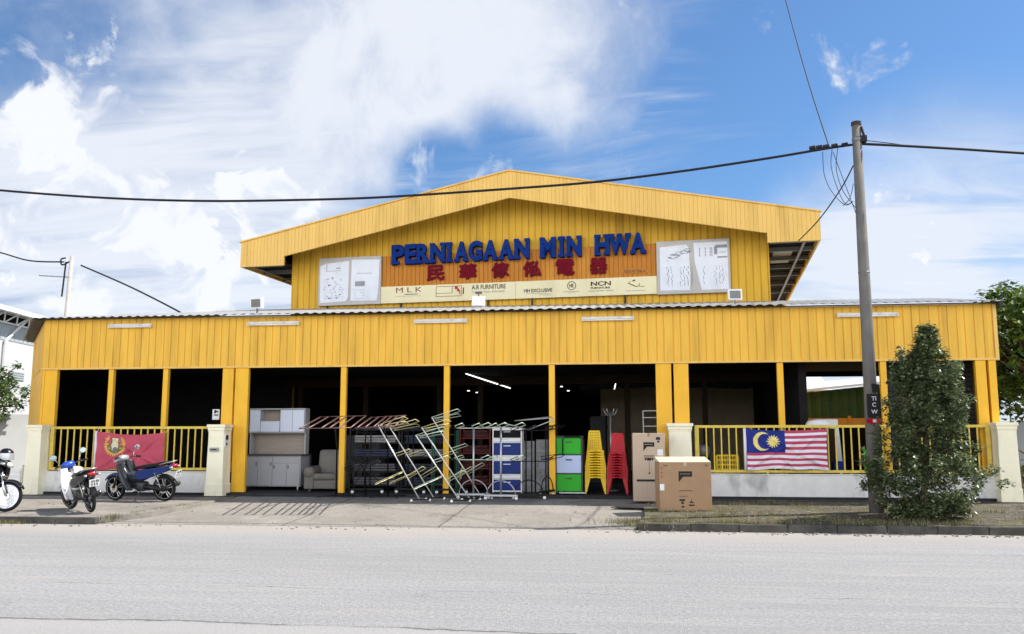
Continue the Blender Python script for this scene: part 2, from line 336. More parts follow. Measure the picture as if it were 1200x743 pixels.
# ------------------------------------------------------------------ the ground
def ground_mat(name, base, kind):
    m = bpy.data.materials.new(name); m.use_nodes = True; t = m.node_tree; n_ = t.nodes; l_ = t.links; b = n_['Principled BSDF']
    b.inputs['Roughness'].default_value = .9; b.inputs['Specular IOR Level'].default_value = .25
    c = n_.new('ShaderNodeTexCoord').outputs['Object']
    def nz(s, st=(1, 1, 1), d=6, r=.6):
        mp = n_.new('ShaderNodeMapping'); mp.inputs['Scale'].default_value = st; l_.new(c, mp.inputs['Vector'])
        q = n_.new('ShaderNodeTexNoise'); q.inputs['Scale'].default_value = s; q.inputs['Detail'].default_value = d; q.inputs['Roughness'].default_value = r; l_.new(mp.outputs[0], q.inputs['Vector']); return q.outputs['Fac']
    def mt(op, a, b2=None):
        q = n_.new('ShaderNodeMath'); q.operation = op
        for i, x in enumerate((a, b2)):
            if x is None: continue
            if isinstance(x, (int, float)): q.inputs[i].default_value = x
            else: l_.new(x, q.inputs[i])
        return q.outputs[0]
    def rng(v, a, b2, lo, hi):
        q = n_.new('ShaderNodeMapRange'); l_.new(v, q.inputs['Value'])
        for k, x in (('From Min', a), ('From Max', b2), ('To Min', lo), ('To Max', hi)): q.inputs[k].default_value = x
        return q.outputs[0]
    def mixc(f, A, Bc):
        q = n_.new('ShaderNodeMix'); q.data_type = 'RGBA'; l_.new(f, q.inputs['Factor'])
        for k, x in (('A', A), ('B', Bc)):
            if isinstance(x, tuple): q.inputs[k].default_value = (*x, 1)
            else: l_.new(x, q.inputs[k])
        return q.outputs['Result']
    s = n_.new('ShaderNodeSeparateXYZ'); l_.new(c, s.inputs[0])
    if kind == 'road':
        col = mixc(rng(nz(.35, (.25, 1, 1)), .35, .65, 0, 1), tuple(x*.90 for x in base), tuple(x*1.08 for x in base))
        col = mixc(rng(nz(20, d=6, r=.8), .42, .66, 0, .85), col, tuple(x*.48 for x in base))
        col = mixc(rng(nz(60, d=2), .58, .72, 0, .7), col, tuple(min(1, x*1.5) for x in base))
        col = mixc(rng(nz(1.6, (.05, 2.2, 1), d=6), .52, .70, 0, .35), col, tuple(x*.66 for x in base))
        col = mixc(rng(nz(1.1, (.5, 3, 1)), .52, .8, 0, .6), col, (base[0]*1.18, base[1]*1.08, base[2]*1.0))
        col = mixc(rng(nz(.5, (.12, 1.6, 1), d=8), .50, .72, 0, .45), col, tuple(x*.70 for x in base))
        col = mixc(rng(nz(7., (1, 1, 1), d=6), .55, .8, 0, .30), col, tuple(x*.66 for x in base))
        y = s.outputs[1]; yw = mt('ADD', y, mt('MULTIPLY', mt('SUBTRACT', nz(.25), .5), .7)); yw = mt('ADD', yw, mt('MULTIPLY', mt('SUBTRACT', nz(3., d=8), .5), .16))
        # the two construction seams, broken up along their length, and the paler overlay beyond them
        for yy, wd, a, thr in ((-12.35, .022, .60, .48), (-14.35, .032, .75, .40), (-9.3, .03, -.35, .5), (-6.1, .05, .25, .5)):
            d = mt('ABSOLUTE', mt('SUBTRACT', yw, yy))
            f = mt('MULTIPLY', rng(d, wd*.3, wd, abs(a), 0), rng(nz(.8, (1, .3, 1)), thr, thr+.12, .15, 1))
            f = mt('MAXIMUM', f, 0.0)
            col = mixc(f, col, (.05, .045, .04) if a > 0 else (.6, .58, .54))
        col = mixc(rng(yw, -14.38, -14.42, 0, .65), col, (base[0]*1.09, base[1]*1.06, base[2]*1.03))
        col = mixc(rng(yw, -7.4, -6.0, 0, .65), col, (base[0]*1.14, base[1]*1.03, base[2]*.93))
        col = mixc(rng(nz(.9, d=8), .66, .74, 0, .35), col, (.12, .11, .10))
    elif kind == 'walk':
        col = mixc(rng(nz(.8), .35, .65, 0, 1), tuple(x*.72 for x in base), tuple(x*1.1 for x in base))
        col = mixc(rng(nz(5., d=8), .52, .72, 0, .6), col, (.10, .085, .06))
        col = mixc(rng(nz(40, d=3), .4, .7, 0, .4), col, tuple(x*.6 for x in base))
    elif kind == 'apron':
        col = mixc(rng(nz(.6), .35, .65, 0, 1), tuple(x*.85 for x in base), tuple(x*1.1 for x in base))
        col = mixc(rng(nz(2.4, (1, .5, 1), d=8), .55, .7, 0, .55), col, (.14, .12, .10))
        col = mixc(rng(nz(22, d=5, r=.8), .42, .66, 0, .6), col, tuple(x*.45 for x in base))
        col = mixc(rng(nz(48, d=2), .58, .70, 0, .7), col, tuple(min(1, x*1.6) for x in base))
        col = mixc(rng(nz(1.3, (1, .4, 1), d=8), .60, .72, 0, .5), col, (.42, .38, .33))
        for xx in (9.1, 12.3):
            d = mt('ABSOLUTE', mt('SUBTRACT', mt('ADD', s.outputs[0], mt('MULTIPLY', mt('SUBTRACT', nz(1.2), .5), .1)), xx)); col = mixc(rng(d, .008, .03, .7, 0), col, (.06, .05, .04))
    elif kind == 'dirt':
        col = mixc(rng(nz(.9), .35, .65, 0, 1), tuple(x*.7 for x in base), tuple(x*1.2 for x in base))
        col = mixc(rng(nz(2.2, d=8), .5, .62, 0, .75), col, (.13, .14, .05))
        col = mixc(rng(nz(6., d=8), .55, .7, 0, .7), col, (.32, .29, .22))
    l_.new(col, b.inputs['Base Color'])
    bp = n_.new('ShaderNodeBump'); bp.inputs['Strength'].default_value = .8; bp.inputs['Distance'].default_value = .02
    l_.new(nz(34, d=5, r=.75), bp.inputs['Height']); l_.new(bp.outputs[0], b.inputs['Normal']); M[name] = m
ground_mat('road_surface', (.36, .354, .345), 'road')
ground_mat('walk_surface', (.31, .285, .25), 'walk')
ground_mat('apron_surface', (.31, .285, .25), 'apron')
ground_mat('verge_dirt', (.10, .085, .062), 'dirt')
ground_mat('yard_dirt', (.22, .20, .17), 'dirt')
mk('kerb_stone', (.075, .07, .06), .9, var=.45, scale=3, bump=.2, dirt=((.03, .03, .028), .9, 1.6, (1, 1, 1)))
b = MB(); b.add([(-900, -900, -.03), (900, -900, -.03), (900, 1500, -.03), (-900, 1500, -.03)], [(0, 1, 2, 3)]); struct(b.build('ground', 'yard_dirt'))
b = MB(); b.add([(-300, -19.5, 0), (300, -19.5, 0), (300, -5.24, 0), (-300, -5.24, 0)], [(0, 1, 2, 3)]); struct(b.build('road', 'road_surface'))
b = MB(); b.add([(-300, -60, .01), (300, -60, .01), (300, -19.6, .01), (-300, -19.6, .01)], [(0, 1, 2, 3)]); struct(b.build('opposite_verge', 'verge_dirt'))
def slab(name, poly, m, skirt=.25):
    n = len(poly); b = MB(); b.add(list(poly)+[(x, y, z-skirt) for x, y, z in poly], [tuple(range(n))]+[(i, (i+1) % n, n+(i+1) % n, n+i) for i in range(n)])
    return struct(b.build(name, m))
slab('pavement', [(-40, -5.3, .138), (5.1, -5.3, .138), (5.75, -4.2, gz(-4.2)), (6.05, -.2, .25), (-40, -.2, .25)], 'walk_surface')
slab('driveway_apron', [(5.25, -5.24, .006), (16.15, -5.24, .006), (16.35, -4.1, .06), (16.4, -.2, .245), (6.06, -.2, .245), (5.77, -4.2, .055)], 'apron_surface')
slab('grass_verge', [(16.2, -5.3, .136), (60, -5.3, .136), (60, -.2, .25), (16.41, -.2, .25), (16.36, -4.1, gz(-4.1))], 'verge_dirt')
def kerb(name, x0, x1, n, taper_l, taper_r, h=.155):
    b = MB(); xs = [x0+(x1-x0)*i/n for i in range(n)]
    for i, x in enumerate(xs):
        xe = x+(x1-x0)/n-.0015; j = rnd.uniform(-.007, .007); hh = h+rnd.uniform(-.014, .006)
        b.add([(x, -5.42+j, -.03), (xe, -5.42+j, -.03), (xe, -5.26, -.03), (x, -5.26, -.03), (x+.01, -5.40+j, hh), (xe-.01, -5.40+j, hh), (xe-.01, -5.265, hh), (x+.01, -5.265, hh)],
              [(0, 1, 5, 4), (1, 2, 6, 5), (2, 3, 7, 6), (3, 0, 4, 7), (4, 5, 6, 7)])
    return struct(b.build(name, 'kerb_stone', bevel=.006))
kerb('kerb', -30, 5.2, 40, 0, 1, .135); kerb('kerb', 16.3, 50, 38, 1, 0, .145)
# drain slot along the foot of the front walls
b = MB(); b.bb(-1.2, 6.0, -.62, -.42, .2, .262); b.bb(16.6, 27, -.62, -.42, .2, .262); struct(b.build('drain', 'dark_trim'))
# tufts of grass on the verge and at the pavement edge
b = MB()
def blade(x, y, z, h):
    a = rnd.uniform(0, 6.28); l = rnd.uniform(.02, .05); wd = rnd.uniform(.004, .008)
    b.add([(x-wd*math.cos(a), y-wd*math.sin(a), z), (x+wd*math.cos(a), y+wd*math.sin(a), z), (x+l*math.sin(a), y-l*math.cos(a), z+h)], [(0, 1, 2)])
for i in range(5200):
    x = 16.4+abs(rnd.gauss(0, 1))*3.6; y = rnd.uniform(-5.2, -.7)
    if x > 27 or math.sin(x*2.1+y*1.7)+math.sin(y*3.3-x*.8) < rnd.uniform(-.6, 1.3): continue
    blade(x, y, gz(y)-.005, rnd.uniform(.03, .09))
for i in range(1500):
    t = rnd.random(); x = 5.2+.75*t**.6+rnd.gauss(0, .06); y = -5.25+4.8*t+rnd.gauss(0, .05)
    if math.sin(t*40) > -.3: blade(x, y, gz(y)-.06, rnd.uniform(.06, .13))
for i in range(500):
    x = 3.2+rnd.gauss(0, .25); blade(x, -5.45+rnd.gauss(0, .04), 0, rnd.uniform(.04, .12))
for i in range(900):
    x = 16.2+rnd.gauss(0, .35); blade(x, -4.7+rnd.gauss(0, .35), .08, rnd.uniform(.05, .12))
for k_ in range(70):
    cx_, cy_ = rnd.uniform(16.5, 26), rnd.choice((rnd.uniform(-5.25, -5.05), rnd.uniform(-5.1, -.8)))
    for i in range(60):
        x, y = cx_+rnd.gauss(0, .14), cy_+rnd.gauss(0, .07)
        if -5.27 < y < -.6: blade(x, y, gz(y)-.005, rnd.uniform(.04, .13))
struct(b.build('grass', 'grass_dry'), 'stuff')
b = MB()
for i in range(900):
    x = rnd.uniform(16.5, 26) if i % 4 else rnd.uniform(-2, 16); y = rnd.choice((rnd.uniform(-5.2, -.8), rnd.gauss(-5.55, .12), rnd.uniform(-5.2, -4.2)))
    z = (.006 if y < -5.3 else gz(y)+.006) if (x > 16.4 or x < 5) else .012+(.239*(y+5.24)/5.04 if y > -5.24 else 0)
    a = rnd.uniform(0, 6.28); l = rnd.uniform(.02, .05); t_ = rnd.uniform(0, .02); c_, s_ = math.cos(a), math.sin(a)
    b.add([(x, y, z), (x+l*c_*.5-l*s_*.3, y+l*s_*.5+l*c_*.3, z+t_), (x+l*c_, y+l*s_, z+t_*.4), (x+l*c_*.5+l*s_*.3, y+l*s_*.5-l*c_*.3, z+.002)], [(0, 1, 2, 3)])
struct(b.build('leaf_litter', 'leaf_dry'), 'stuff')
# rubble by the kerb
b = MB()
for i in range(500):
    x = rnd.choice((rnd.uniform(-3, 25), rnd.uniform(16, 25))); y = rnd.choice((rnd.uniform(-5.9, -5.45), rnd.uniform(-5.2, -1))); s_ = rnd.uniform(.008, .03)
    z = .004 if y < -5.3 else (gz(y) if (x < 5 or x > 16.4) else .006+.239*(y+5.24)/5.04)
    b.box((x, y, z+s_*.3), (s_*1.5, s_, s_*.8), rnd.uniform(0, 3), rnd.uniform(-.4, .4))
struct(b.build('gravel', 'walk_surface'), 'stuff')

# ------------------------------------------------------------------ the shop building
shop = thing('furniture_store', 'wide yellow metal-clad furniture shop with open-fronted porch below a tall gabled hall', 'shop building', (12.5, 0, 0))
def own(o, root): o.parent = root; o.matrix_parent_inverse = Matrix.Translation(-Vector(root.location)) if root.rotation_euler.z == 0 else root.matrix_world.inverted(); return o
ZFB, ZFT = 3.668, 5.006
def ribbed(b, p0, p1, zlo, zhi, pitch, rib, depth, thick=.03, jit=0.):
    # vertical cladding from p0 to p1 (x, y): flat pans with a narrow groove at each joint
    p0 = Vector((p0[0], p0[1], 0)); p1 = Vector((p1[0], p1[1], 0)); ln = (p1-p0).length; t = (p1-p0)/ln; nrm = Vector((t.y, -t.x, 0))
    prof = []; n = max(1, round(ln/pitch)); q = ln/n
    for i in range(n):
        s = i*q; e = q+(rnd.uniform(-.02, .02) if jit and i < n-1 else 0); prof += [(prof[-1][0]+rib*.25 if prof else 0., 0.), (s+e-rib, 0.), (s+e-rib*.75, -depth), (s+e-rib*.25, -depth)]
    prof.append((ln, 0.))
    zl = zlo if callable(zlo) else (lambda s: zlo); zh = zhi if callable(zhi) else (lambda s: zhi)
    vs = []
    for s, dd in prof:
        c = p0+t*s+nrm*dd; vs += [(c.x, c.y, zl(s)), (c.x, c.y, zh(s))]
    k = len(prof)
    b.add(vs, [(2*i, 2*i+2, 2*i+3, 2*i+1) for i in range(k-1)])
    bk = [p0-nrm*(depth+thick), p1-nrm*(depth+thick)]
    b.add([(bk[0].x, bk[0].y, zl(0)), (bk[1].x, bk[1].y, zl(ln)), (bk[1].x, bk[1].y, zh(ln)), (bk[0].x, bk[0].y, zh(0))], [(0, 1, 2, 3)])
SIDE = Vector((-3.95, 5.13))                     # back end of the splayed left side
b = MB(); ribbed(b, (0, 0), (24.97, 0), ZFB, ZFT, .208, .032, .022, jit=1); own(b.build('front_fascia', 'yellow_cladding'), shop)
b = MB(); ribbed(b, SIDE, (-.01, .0), ZFB, ZFT, .21, .035, .022); own(b.build('side_fascia', 'yellow_cladding'), shop)
b = MB(); b.bb(-.02, 24.99, -.035, .09, ZFB-.05, ZFB-.002); own(b.build('fascia_sill', 'yellow_barge'), shop)
b = MB(); b.bb(24.975, 25.06, -.02, .14, ZFB-.05, ZFT-.01); own(b.build('corner_trim', 'yellow_barge'), shop)
# porch roof: corrugated sheet rising from the fascia, hipped along the splayed side
b = MB()
def roof_z(x, y): 
    hip = max(0., (x*5.13+3.95*y)/6.474+.35)      # distance inside the side line
    return 5.035+.165*min(y+.28, max(hip, .0))
cols = []; x = -4.2
while x < 25.16:
    cols.append(x); x += .0625
ncol = len(cols)
for i in range(ncol-1):
    row = []
    for xx, ph in ((cols[i], i), (cols[i+1], i+1)):
        y0 = -.28 if xx > -.2 else -.28+(-.2-xx)*1.299
        y1 = 6.9-.101*(xx-4.5) if xx > 4.5 else 6.9
        z_ = .013*(1 if ph % 4 in (1, 2) else -1)
        row.append([(xx, y0+(y1-y0)*j/5, roof_z(xx, y0+(y1-y0)*j/5)+z_) for j in range(6)])
    b.add(row[0]+row[1], [(j, j+6, j+7, j+1) for j in range(5)])
own(b.build('porch_roof', 'galv_roof'), shop)
b = MB(); b.bb(-.1, 25.1, -.2, -.02, ZFT+.0, ZFT+.006); b.bb(25.06, 25.14, -.24, 5., ZFT-.11, ZFT+.03); own(b.build('roof_trim', 'dark_trim'), shop)
b = MB(); n_ = Vector((-5.13, -3.95, 0)).normalized()
b.add([(p.x+n_.x*o_, p.y+n_.y*o_, z) for p in (Vector((0, -.1, 0)), Vector((SIDE.x, SIDE.y, 0))) for o_ in (.0, .22) for z in (ZFT-.02, ZFT+.03)], [(0, 2, 6, 4), (1, 3, 7, 5), (0, 1, 5, 4), (2, 3, 7, 6), (0, 1, 3, 2), (4, 5, 7, 6)])
own(b.build('side_roof_trim', 'dark_trim'), shop)
# posts
def post(x0, x1, zb=.25, w=.13, y=.0):
    b = MB(); b.bb(x0, x1, y+.004, y+w, zb, ZFB-.052); o = own(b.build('post', 'yellow_post', bevel=.006), shop); return o
for x0, x1 in ((1.98, 2.12), (3.56, 3.70), (19.80, 19.95), (22.27, 22.42)): post(x0, x1, .85)
for x0, x1 in ((8.55, 8.70), (11.33, 11.48), (14.08, 14.23)): post(x0, x1, .33)
for x0, x1, zb in ((.10, .46, .85), (5.26, 5.57, .85), (5.62, 5.99, .33), (16.80, 17.19, .33), (17.25, 17.62, .85), (24.50, 24.74, .85)): post(x0, x1, zb)
post(24.80, 24.97, .3, .2, -.01)
post(0.02, .09, .85, .1)
b = MB(); ribbed(b, SIDE, (-.005, .02), .8, ZFB, .31, .035, .022); own(b.build('side_panel', 'yellow_post'), shop)
# dark shell of the porch and hall, interior shade put into its colours
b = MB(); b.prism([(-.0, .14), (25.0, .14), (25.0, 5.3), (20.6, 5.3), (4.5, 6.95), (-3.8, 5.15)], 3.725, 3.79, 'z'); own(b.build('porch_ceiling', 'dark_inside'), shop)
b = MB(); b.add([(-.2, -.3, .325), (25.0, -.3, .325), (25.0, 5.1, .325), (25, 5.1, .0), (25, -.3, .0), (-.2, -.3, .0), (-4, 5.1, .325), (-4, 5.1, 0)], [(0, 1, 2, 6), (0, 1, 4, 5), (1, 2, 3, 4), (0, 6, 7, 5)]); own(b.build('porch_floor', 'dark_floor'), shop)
GX, GY, GT = 12.529, 6.017, -.1012
gc, gs = math.cos(GT), math.sin(GT)
def G(u, v, z): return (GX+u*gc-v*gs, GY+u*gs+v*gc, z)
HW, HO, OV = 8.061, 9.531, 1.033
ZE, ZEB, ZP, ZPB = 8.444, 7.581, 10.354, 9.463
def top(u): return ZP-(ZP-ZE)*abs(u)/HO
# gable wall with fine ribs
b = MB(); ln = 2*HW; n = 72; q = ln/n; prof = []
for i in range(n):
    s = -HW+i*q; prof += [(s, 0), (s+q*.82, 0), (s+q*.86, .028), (s+q*.96, .028)]
prof.append((HW, 0)); k = len(prof)
b.add([p for u, v in prof for p in ((u, v, 3.72), (u, v, top(u)-.12))], [(2*i, 2*i+2, 2*i+3, 2*i+1) for i in range(k-1)])
b.bb(-HW-.03, -HW, -.02, .1, 3.72, top(HW)-.3); b.bb(HW, HW+.03, -.02, .1, 3.72, top(HW)-.3)
own(b.build('gable_wall', 'yellow_gable', xf=G), shop)
# gable barge board: fine ribs on the front, stepped lower edge
b = MB()
def low(u):
    a = abs(u)
    return ZEB if a > 7.95 else 7.885+(ZPB-7.885)*(7.95-a)/7.95
us = []; n = 150
for i in range(n):
    s = -HO+2*HO*i/n; q = 2*HO/n; us += [(s, 0.), (s+q*.86, 0.), (s+q*.93, .012)]
us.append((HO, 0.))
for (u0, d0), (u1, d1) in zip(us, us[1:]):
    um = (u0+u1)/2; f = (lambda u: ZEB) if abs(um) > 7.95 else low
    f2 = lambda u: f(u) if not (abs(um) < 7.95 and abs(u) > 7.95) else 7.885
    b.add([(u0, -OV+d0, f2(u0)), (u1, -OV+d1, f2(u1)), (u1, -OV+d1, top(u1)), (u0, -OV+d0, top(u0)), (u0, -OV+.08, f2(u0)), (u1, -OV+.08, f2(u1)), (u1, -OV+.08, top(u1)), (u0, -OV+.08, top(u0))],
          [(0, 1, 2, 3), (4, 5, 6, 7), (0, 1, 5, 4), (3, 2, 6, 7)])
for s_ in (-1, 1): b.add([(s_*HO, -OV, ZEB), (s_*HO, -OV+.08, ZEB), (s_*HO, -OV+.08, ZE), (s_*HO, -OV, ZE), (s_*7.95, -OV, ZEB), (s_*7.95, -OV+.08, ZEB), (s_*7.95, -OV+.08, 7.885), (s_*7.95, -OV, 7.885)], [(0, 1, 2, 3), (4, 5, 6, 7)])
own(b.build('barge_board', 'yellow_barge', xf=G), shop)
b = MB()
for s_ in (-1, 1):
    b.add([(0, -OV-.05, ZP+.0), (s_*(HO+.05), -OV-.05, top(HO+.05)), (s_*(HO+.05), -OV+.09, top(HO+.05)), (0, -OV+.09, ZP), (0, -OV-.05, ZP+.045), (s_*(HO+.05), -OV-.05, top(HO+.05)+.045), (s_*(HO+.05), -OV+.09, top(HO+.05)+.045), (0, -OV+.09, ZP+.045)], [(0, 1, 2, 3), (4, 5, 6, 7), (0, 1, 5, 4), (1, 2, 6, 5), (2, 3, 7, 6)])
own(b.build('barge_capping', 'yellow_barge', xf=G), shop)
b = MB()
for s_ in (-1, 1):
    b.add([(0, -OV+.09, ZP+.01), (s_*HO, -OV+.09, ZE+.01), (s_*HO, 20, ZE+.01), (0, 20, ZP+.01), (0, -OV+.09, ZP-.05), (s_*HO, -OV+.09, ZE-.05), (s_*HO, 20, ZE-.05), (0, 20, ZP-.05)], [(0, 1, 2, 3), (4, 5, 6, 7), (0, 1, 5, 4), (1, 2, 6, 5)])
own(b.build('hall_roof', 'galv_roof', xf=G), shop)
for s_ in (-1, 1):
    b = MB(); b.bb(s_*HO, s_*(HO-.06), -OV+.085, 20, ZEB, ZE-.055); own(b.build('eave_board', 'yellow_barge', xf=G), shop)
    b = MB(); b.bb(s_*(HW+.02), s_*(HO-.07), -OV+.09, 20, ZEB+.16, ZEB+.2); own(b.build('soffit', 'dark_inside', xf=G), shop)
    b = MB()
    for v in (-.8, .5, 2., 3.5, 5., 7., 9., 12., 15.): b.bb(s_*(HW+.02), s_*(HO-.07), v, v+.08, ZEB+.02, ZEB+.155)
    b.bb(s_*(HO-.5), s_*(HO-.42), -OV+.1, 20, ZEB-.02, ZEB+.018); own(b.build('eave_bracket', 'steel_grey', xf=G), shop)
b = MB(); b.bb(HW+.25, HW+.85, .7, 3.2, ZEB+.152, ZEB+.158); own(b.build('soffit_sheet', 'galv_roof', xf=G), shop)
for s_ in (-1, 1):
    b = MB(); b.bb(s_*(HW-.08), s_*HW, .1, 20, 0, top(HW)-.12); own(b.build('side_wall', 'yellow_gable', xf=G), shop)
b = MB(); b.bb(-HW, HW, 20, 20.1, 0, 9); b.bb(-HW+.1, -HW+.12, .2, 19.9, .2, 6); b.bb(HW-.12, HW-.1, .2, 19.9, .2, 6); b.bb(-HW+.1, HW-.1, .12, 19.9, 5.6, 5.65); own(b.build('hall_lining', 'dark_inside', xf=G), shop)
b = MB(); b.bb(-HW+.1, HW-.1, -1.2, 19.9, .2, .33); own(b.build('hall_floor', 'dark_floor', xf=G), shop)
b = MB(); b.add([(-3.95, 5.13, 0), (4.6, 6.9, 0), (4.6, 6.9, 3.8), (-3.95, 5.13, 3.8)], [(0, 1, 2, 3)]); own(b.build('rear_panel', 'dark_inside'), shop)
for u in (-7.6, -5.2, -2.6, -1.2, 1.3, 3.6, 6.0):                   # columns along the front line of the hall
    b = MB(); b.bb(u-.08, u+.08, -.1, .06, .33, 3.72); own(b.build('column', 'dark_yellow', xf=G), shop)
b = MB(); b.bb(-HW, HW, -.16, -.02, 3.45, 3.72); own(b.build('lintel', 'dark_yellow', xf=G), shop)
b = MB(); b.bb(20.55, 25.0, 5.1, 5.2, 3.58, 5.0); own(b.build('rear_lintel', 'dark_inside'), shop)
b = MB(); b.bb(20.42, 20.62, .6, 5.75, .33, 3.72)
own(b.build('partition', 'dark_inside'), shop)
b = MB(); b.bb(20.63, 24.9, 5.0, 5.08, .2, 2.12); own(b.build('rear_dark_screen', 'dark_yellow'), shop)  # dark screen added so the bay stays dim behind the railing
b = MB()
for i in range(28): b.box((23.72, .95, .45+i*.12), (2.1, .03, .105), rx=.25)
own(b.build('roller_shutter', 'shutter_grey'), shop)
b = MB(); b.bb(22.65, 24.78, 1.02, 1.06, .33, 3.72); own(b.build('shutter_mask', 'dark_inside'), shop)  # dark plate added to keep the sunlit side wall from showing between slats
b = MB(); b.bb(24.98, 25.03, .2, 5.2, .2, 5.0); own(b.build('right_side_wall', 'yellow_cladding'), shop)

# ------------------------------------------------------------------ front walls, railings and gate pillars
def wall(x0, x1, label):
    b = MB(); b.bb(x0, x1, -.22, -.02, .12, .84); b.bb(x0, x1, -.235, -.005, .842, .872)
    return tag(b.build('low_wall', 'white_render', bevel=.008), label, 'low wall', 'low walls under the railings')
wall(.46, 5.15, 'white rendered low wall below the railing with the plain red flag')
wall(17.75, 24.70, 'long mildew-stained white low wall below the railing with the striped flag')
b = MB(); q = Vector((-.61, .79, 0))
b.add([(x, y, z) for (x, y) in ((-.12, .02), (.05, .1), (-3.95, 5.0), (-3.8, 5.1)) for z in (.1, .85)], [(0, 2, 3, 1), (0, 4, 5, 1), (4, 6, 7, 5), (1, 3, 7, 5), (2, 6, 7, 3)])
tag(b.build('low_wall', 'cream_render'), 'cream low wall running back along the splayed left side of the shop', 'low wall', 'low walls under the railings')
def railing(x0, x1, n, label):
    r = thing('railing', label, 'railing', ((x0+x1)/2, -.14, .87), group='yellow railings of the shop front')
    def bx(name, a0, a1, z0, z1, th, dy=0.):
        b = MB(); b.bb(a0-(x0+x1)/2, a1-(x0+x1)/2, -th/2+dy, th/2+dy, z0-.87, z1-.87); return b.build(name, 'yellow_rail', r, bevel=.004)
    bx('top_rail', x0, x1, 1.99, 2.055, .06); bx('bottom_rail', x0, x1, .90, .965, .06)
    bx('end_post', x0, x0+.1, .965, 1.99, .07); bx('end_post', x1-.1, x1, .965, 1.99, .07)
    for i in range(1, n):
        x = x0+.1+(x1-x0-.2)*i/n; bx('baluster', x-.016, x+.016, .965, 1.99, .03)
    for i in range(1, 4):
        x = x0+(x1-x0)*i/4; bx('foot', x-.025, x+.025, .872, .90, .04)
railing(.50, 5.12, 23, 'yellow steel railing holding the plain red flag, left of the open bays')
railing(17.72, 24.66, 37, 'long yellow steel railing holding the striped flag with the blue canton')
def pillar(x0, x1, label, rz=0.):
    c = (x0+x1)/2; w_ = x1-x0; r = thing('gate_pillar', label, 'gate pillar', (c, -.30, .2), rz, 'cream gate pillars of the shop front')
    b = MB(); h = w_/2
    b.lathe([(h*1.414*1.10, .0), (h*1.414*1.08, .36), (h*1.414*1.02, .37), (h*1.414*.94, 1.62), (h*1.414*.94, 1.74)], n=4); 
    for i, v in enumerate(b.v): 
        a = math.pi/4; b.v[i] = (v[0]*math.cos(a)-v[1]*math.sin(a), v[0]*math.sin(a)+v[1]*math.cos(a), v[2])
    b.build('shaft', 'cream_render', r, bevel=.008)
    b = MB(); b.bb(-h*.98, h*.98, -h*.98, h*.98, 1.70, 1.73); b.bb(-h*1.02, h*1.02, -h*1.02, h*1.02, 1.742, 1.82); b.bb(-h*1.12, h*1.12, -h*1.12, h*1.12, 1.822, 1.90); b.build('cap', 'cream_render', r, bevel=.008)
    b = MB(); b.bb(-h*.72, h*.72, -h*1.01-.008, -h*.9, .46, 1.55)
    return r
P1 = pillar(.04, .47, 'cream gate pillar at the left end of the shop, behind the white moped')
P2 = pillar(5.17, 5.62, 'cream gate pillar with a small plaque, left of the white kitchen cabinet')
P3 = pillar(17.05, 17.62, 'cream gate pillar behind the two cardboard boxes')
P4 = pillar(24.68, 25.13, 'cream gate pillar at the right end of the shop, beside the conical bush')
b = MB(); b.bb(-.14, .10, -.275, -.238, 1.2, 1.3); b.build('name_plaque', 'lam_grey', P2)
b = MB(); b.bb(-.10, .06, -.281, -.276, 1.235, 1.265); b.build('plaque_lettering', 'print_black', P2)
b = MB(); b.bb(.205, .24, -.18, .02, 1.32, 1.65); b.build('bell_box', 'paper_white', P2)
b = MB(); b.bb(.241, .246, -.15, -.01, 1.5, 1.62); b.bb(.241, .246, -.12, -.05, 1.36, 1.42); b.build('bell_button', 'print_black', P2)
# lamps along the fascia
for x0, x1, z, lab in ((1.93, 3.18, 4.80, 'leftmost white tube lamp on the fascia, above the red flag'), (5.92, 7.38, 4.80, 'white tube lamp on the fascia above the white kitchen cabinet'),
                       (10.53, 11.95, 4.79, 'white tube lamp on the fascia above the tangled racks'), (14.95, 16.28, 4.78, 'white tube lamp on the fascia above the chair stacks'), (21.3, 22.75, 4.77, 'rightmost white tube lamp on the fascia, behind the pole')):
    r = thing('tube_lamp', lab, 'tube lamp', ((x0+x1)/2, -.004, z), group='tube lamps on the fascia'); l = (x1-x0)/2
    b = MB(); b.bb(-l, l, -.05, .0, -.005, .06); b.build('casing', 'tube_white', r, bevel=.004)
    b = MB(); b.tube([(-l+.03, -.07, -.03), (l-.03, -.07, -.03)], .02); b.build('tube', 'white_plastic', r, smooth=True)
    for s_ in (-1, 1):
        b = MB(); b.bb(s_*l, s_*(l-.03), -.095, -.0505, -.055, .02); b.build('end_socket', 'tube_white', r)
def floodlight(x, y, z, rz, tilt, sc, lab):
    r = thing('floodlight', lab, 'floodlight', (x, y, z), rz, 'floodlights on the porch roof')
    T = Matrix.Rotation(tilt, 4, 'X') @ Matrix.Scale(sc, 4)
    f = lambda a, c, d: tuple((T @ Vector((a, c, d)))[:3])
    b = MB(); b.bb(-.2, .2, -.06, .06, .14, .46); b.build('housing', 'white_plastic', r, xf=f, bevel=.01)
    b = MB(); b.bb(-.155, .155, -.068, -.061, .18, .41); b.build('lens', 'steel_grey', r, xf=f)
    b = MB(); b.bb(-.02, .02, -.02, .02, -.02, .16); b.bb(-.1, .1, -.06, .06, -.03, -.0); b.build('bracket', 'steel_grey', r, xf=f)
floodlight(6.0, .4, 5.15, -.25, .1, .95, 'white floodlight at the left of the porch roof, against the sky')
floodlight(12.05, 1.2, 5.30, .1, 2.8, .9, 'white floodlight on the porch roof seen from behind, in front of the cream logo strip')
bpy.data.objects['floodlight.001'].location.z = 5.72
floodlight(18.95, .9, 5.22, .05, -.1, .9, 'white floodlight on the porch roof at the corner of the right white lightbox')

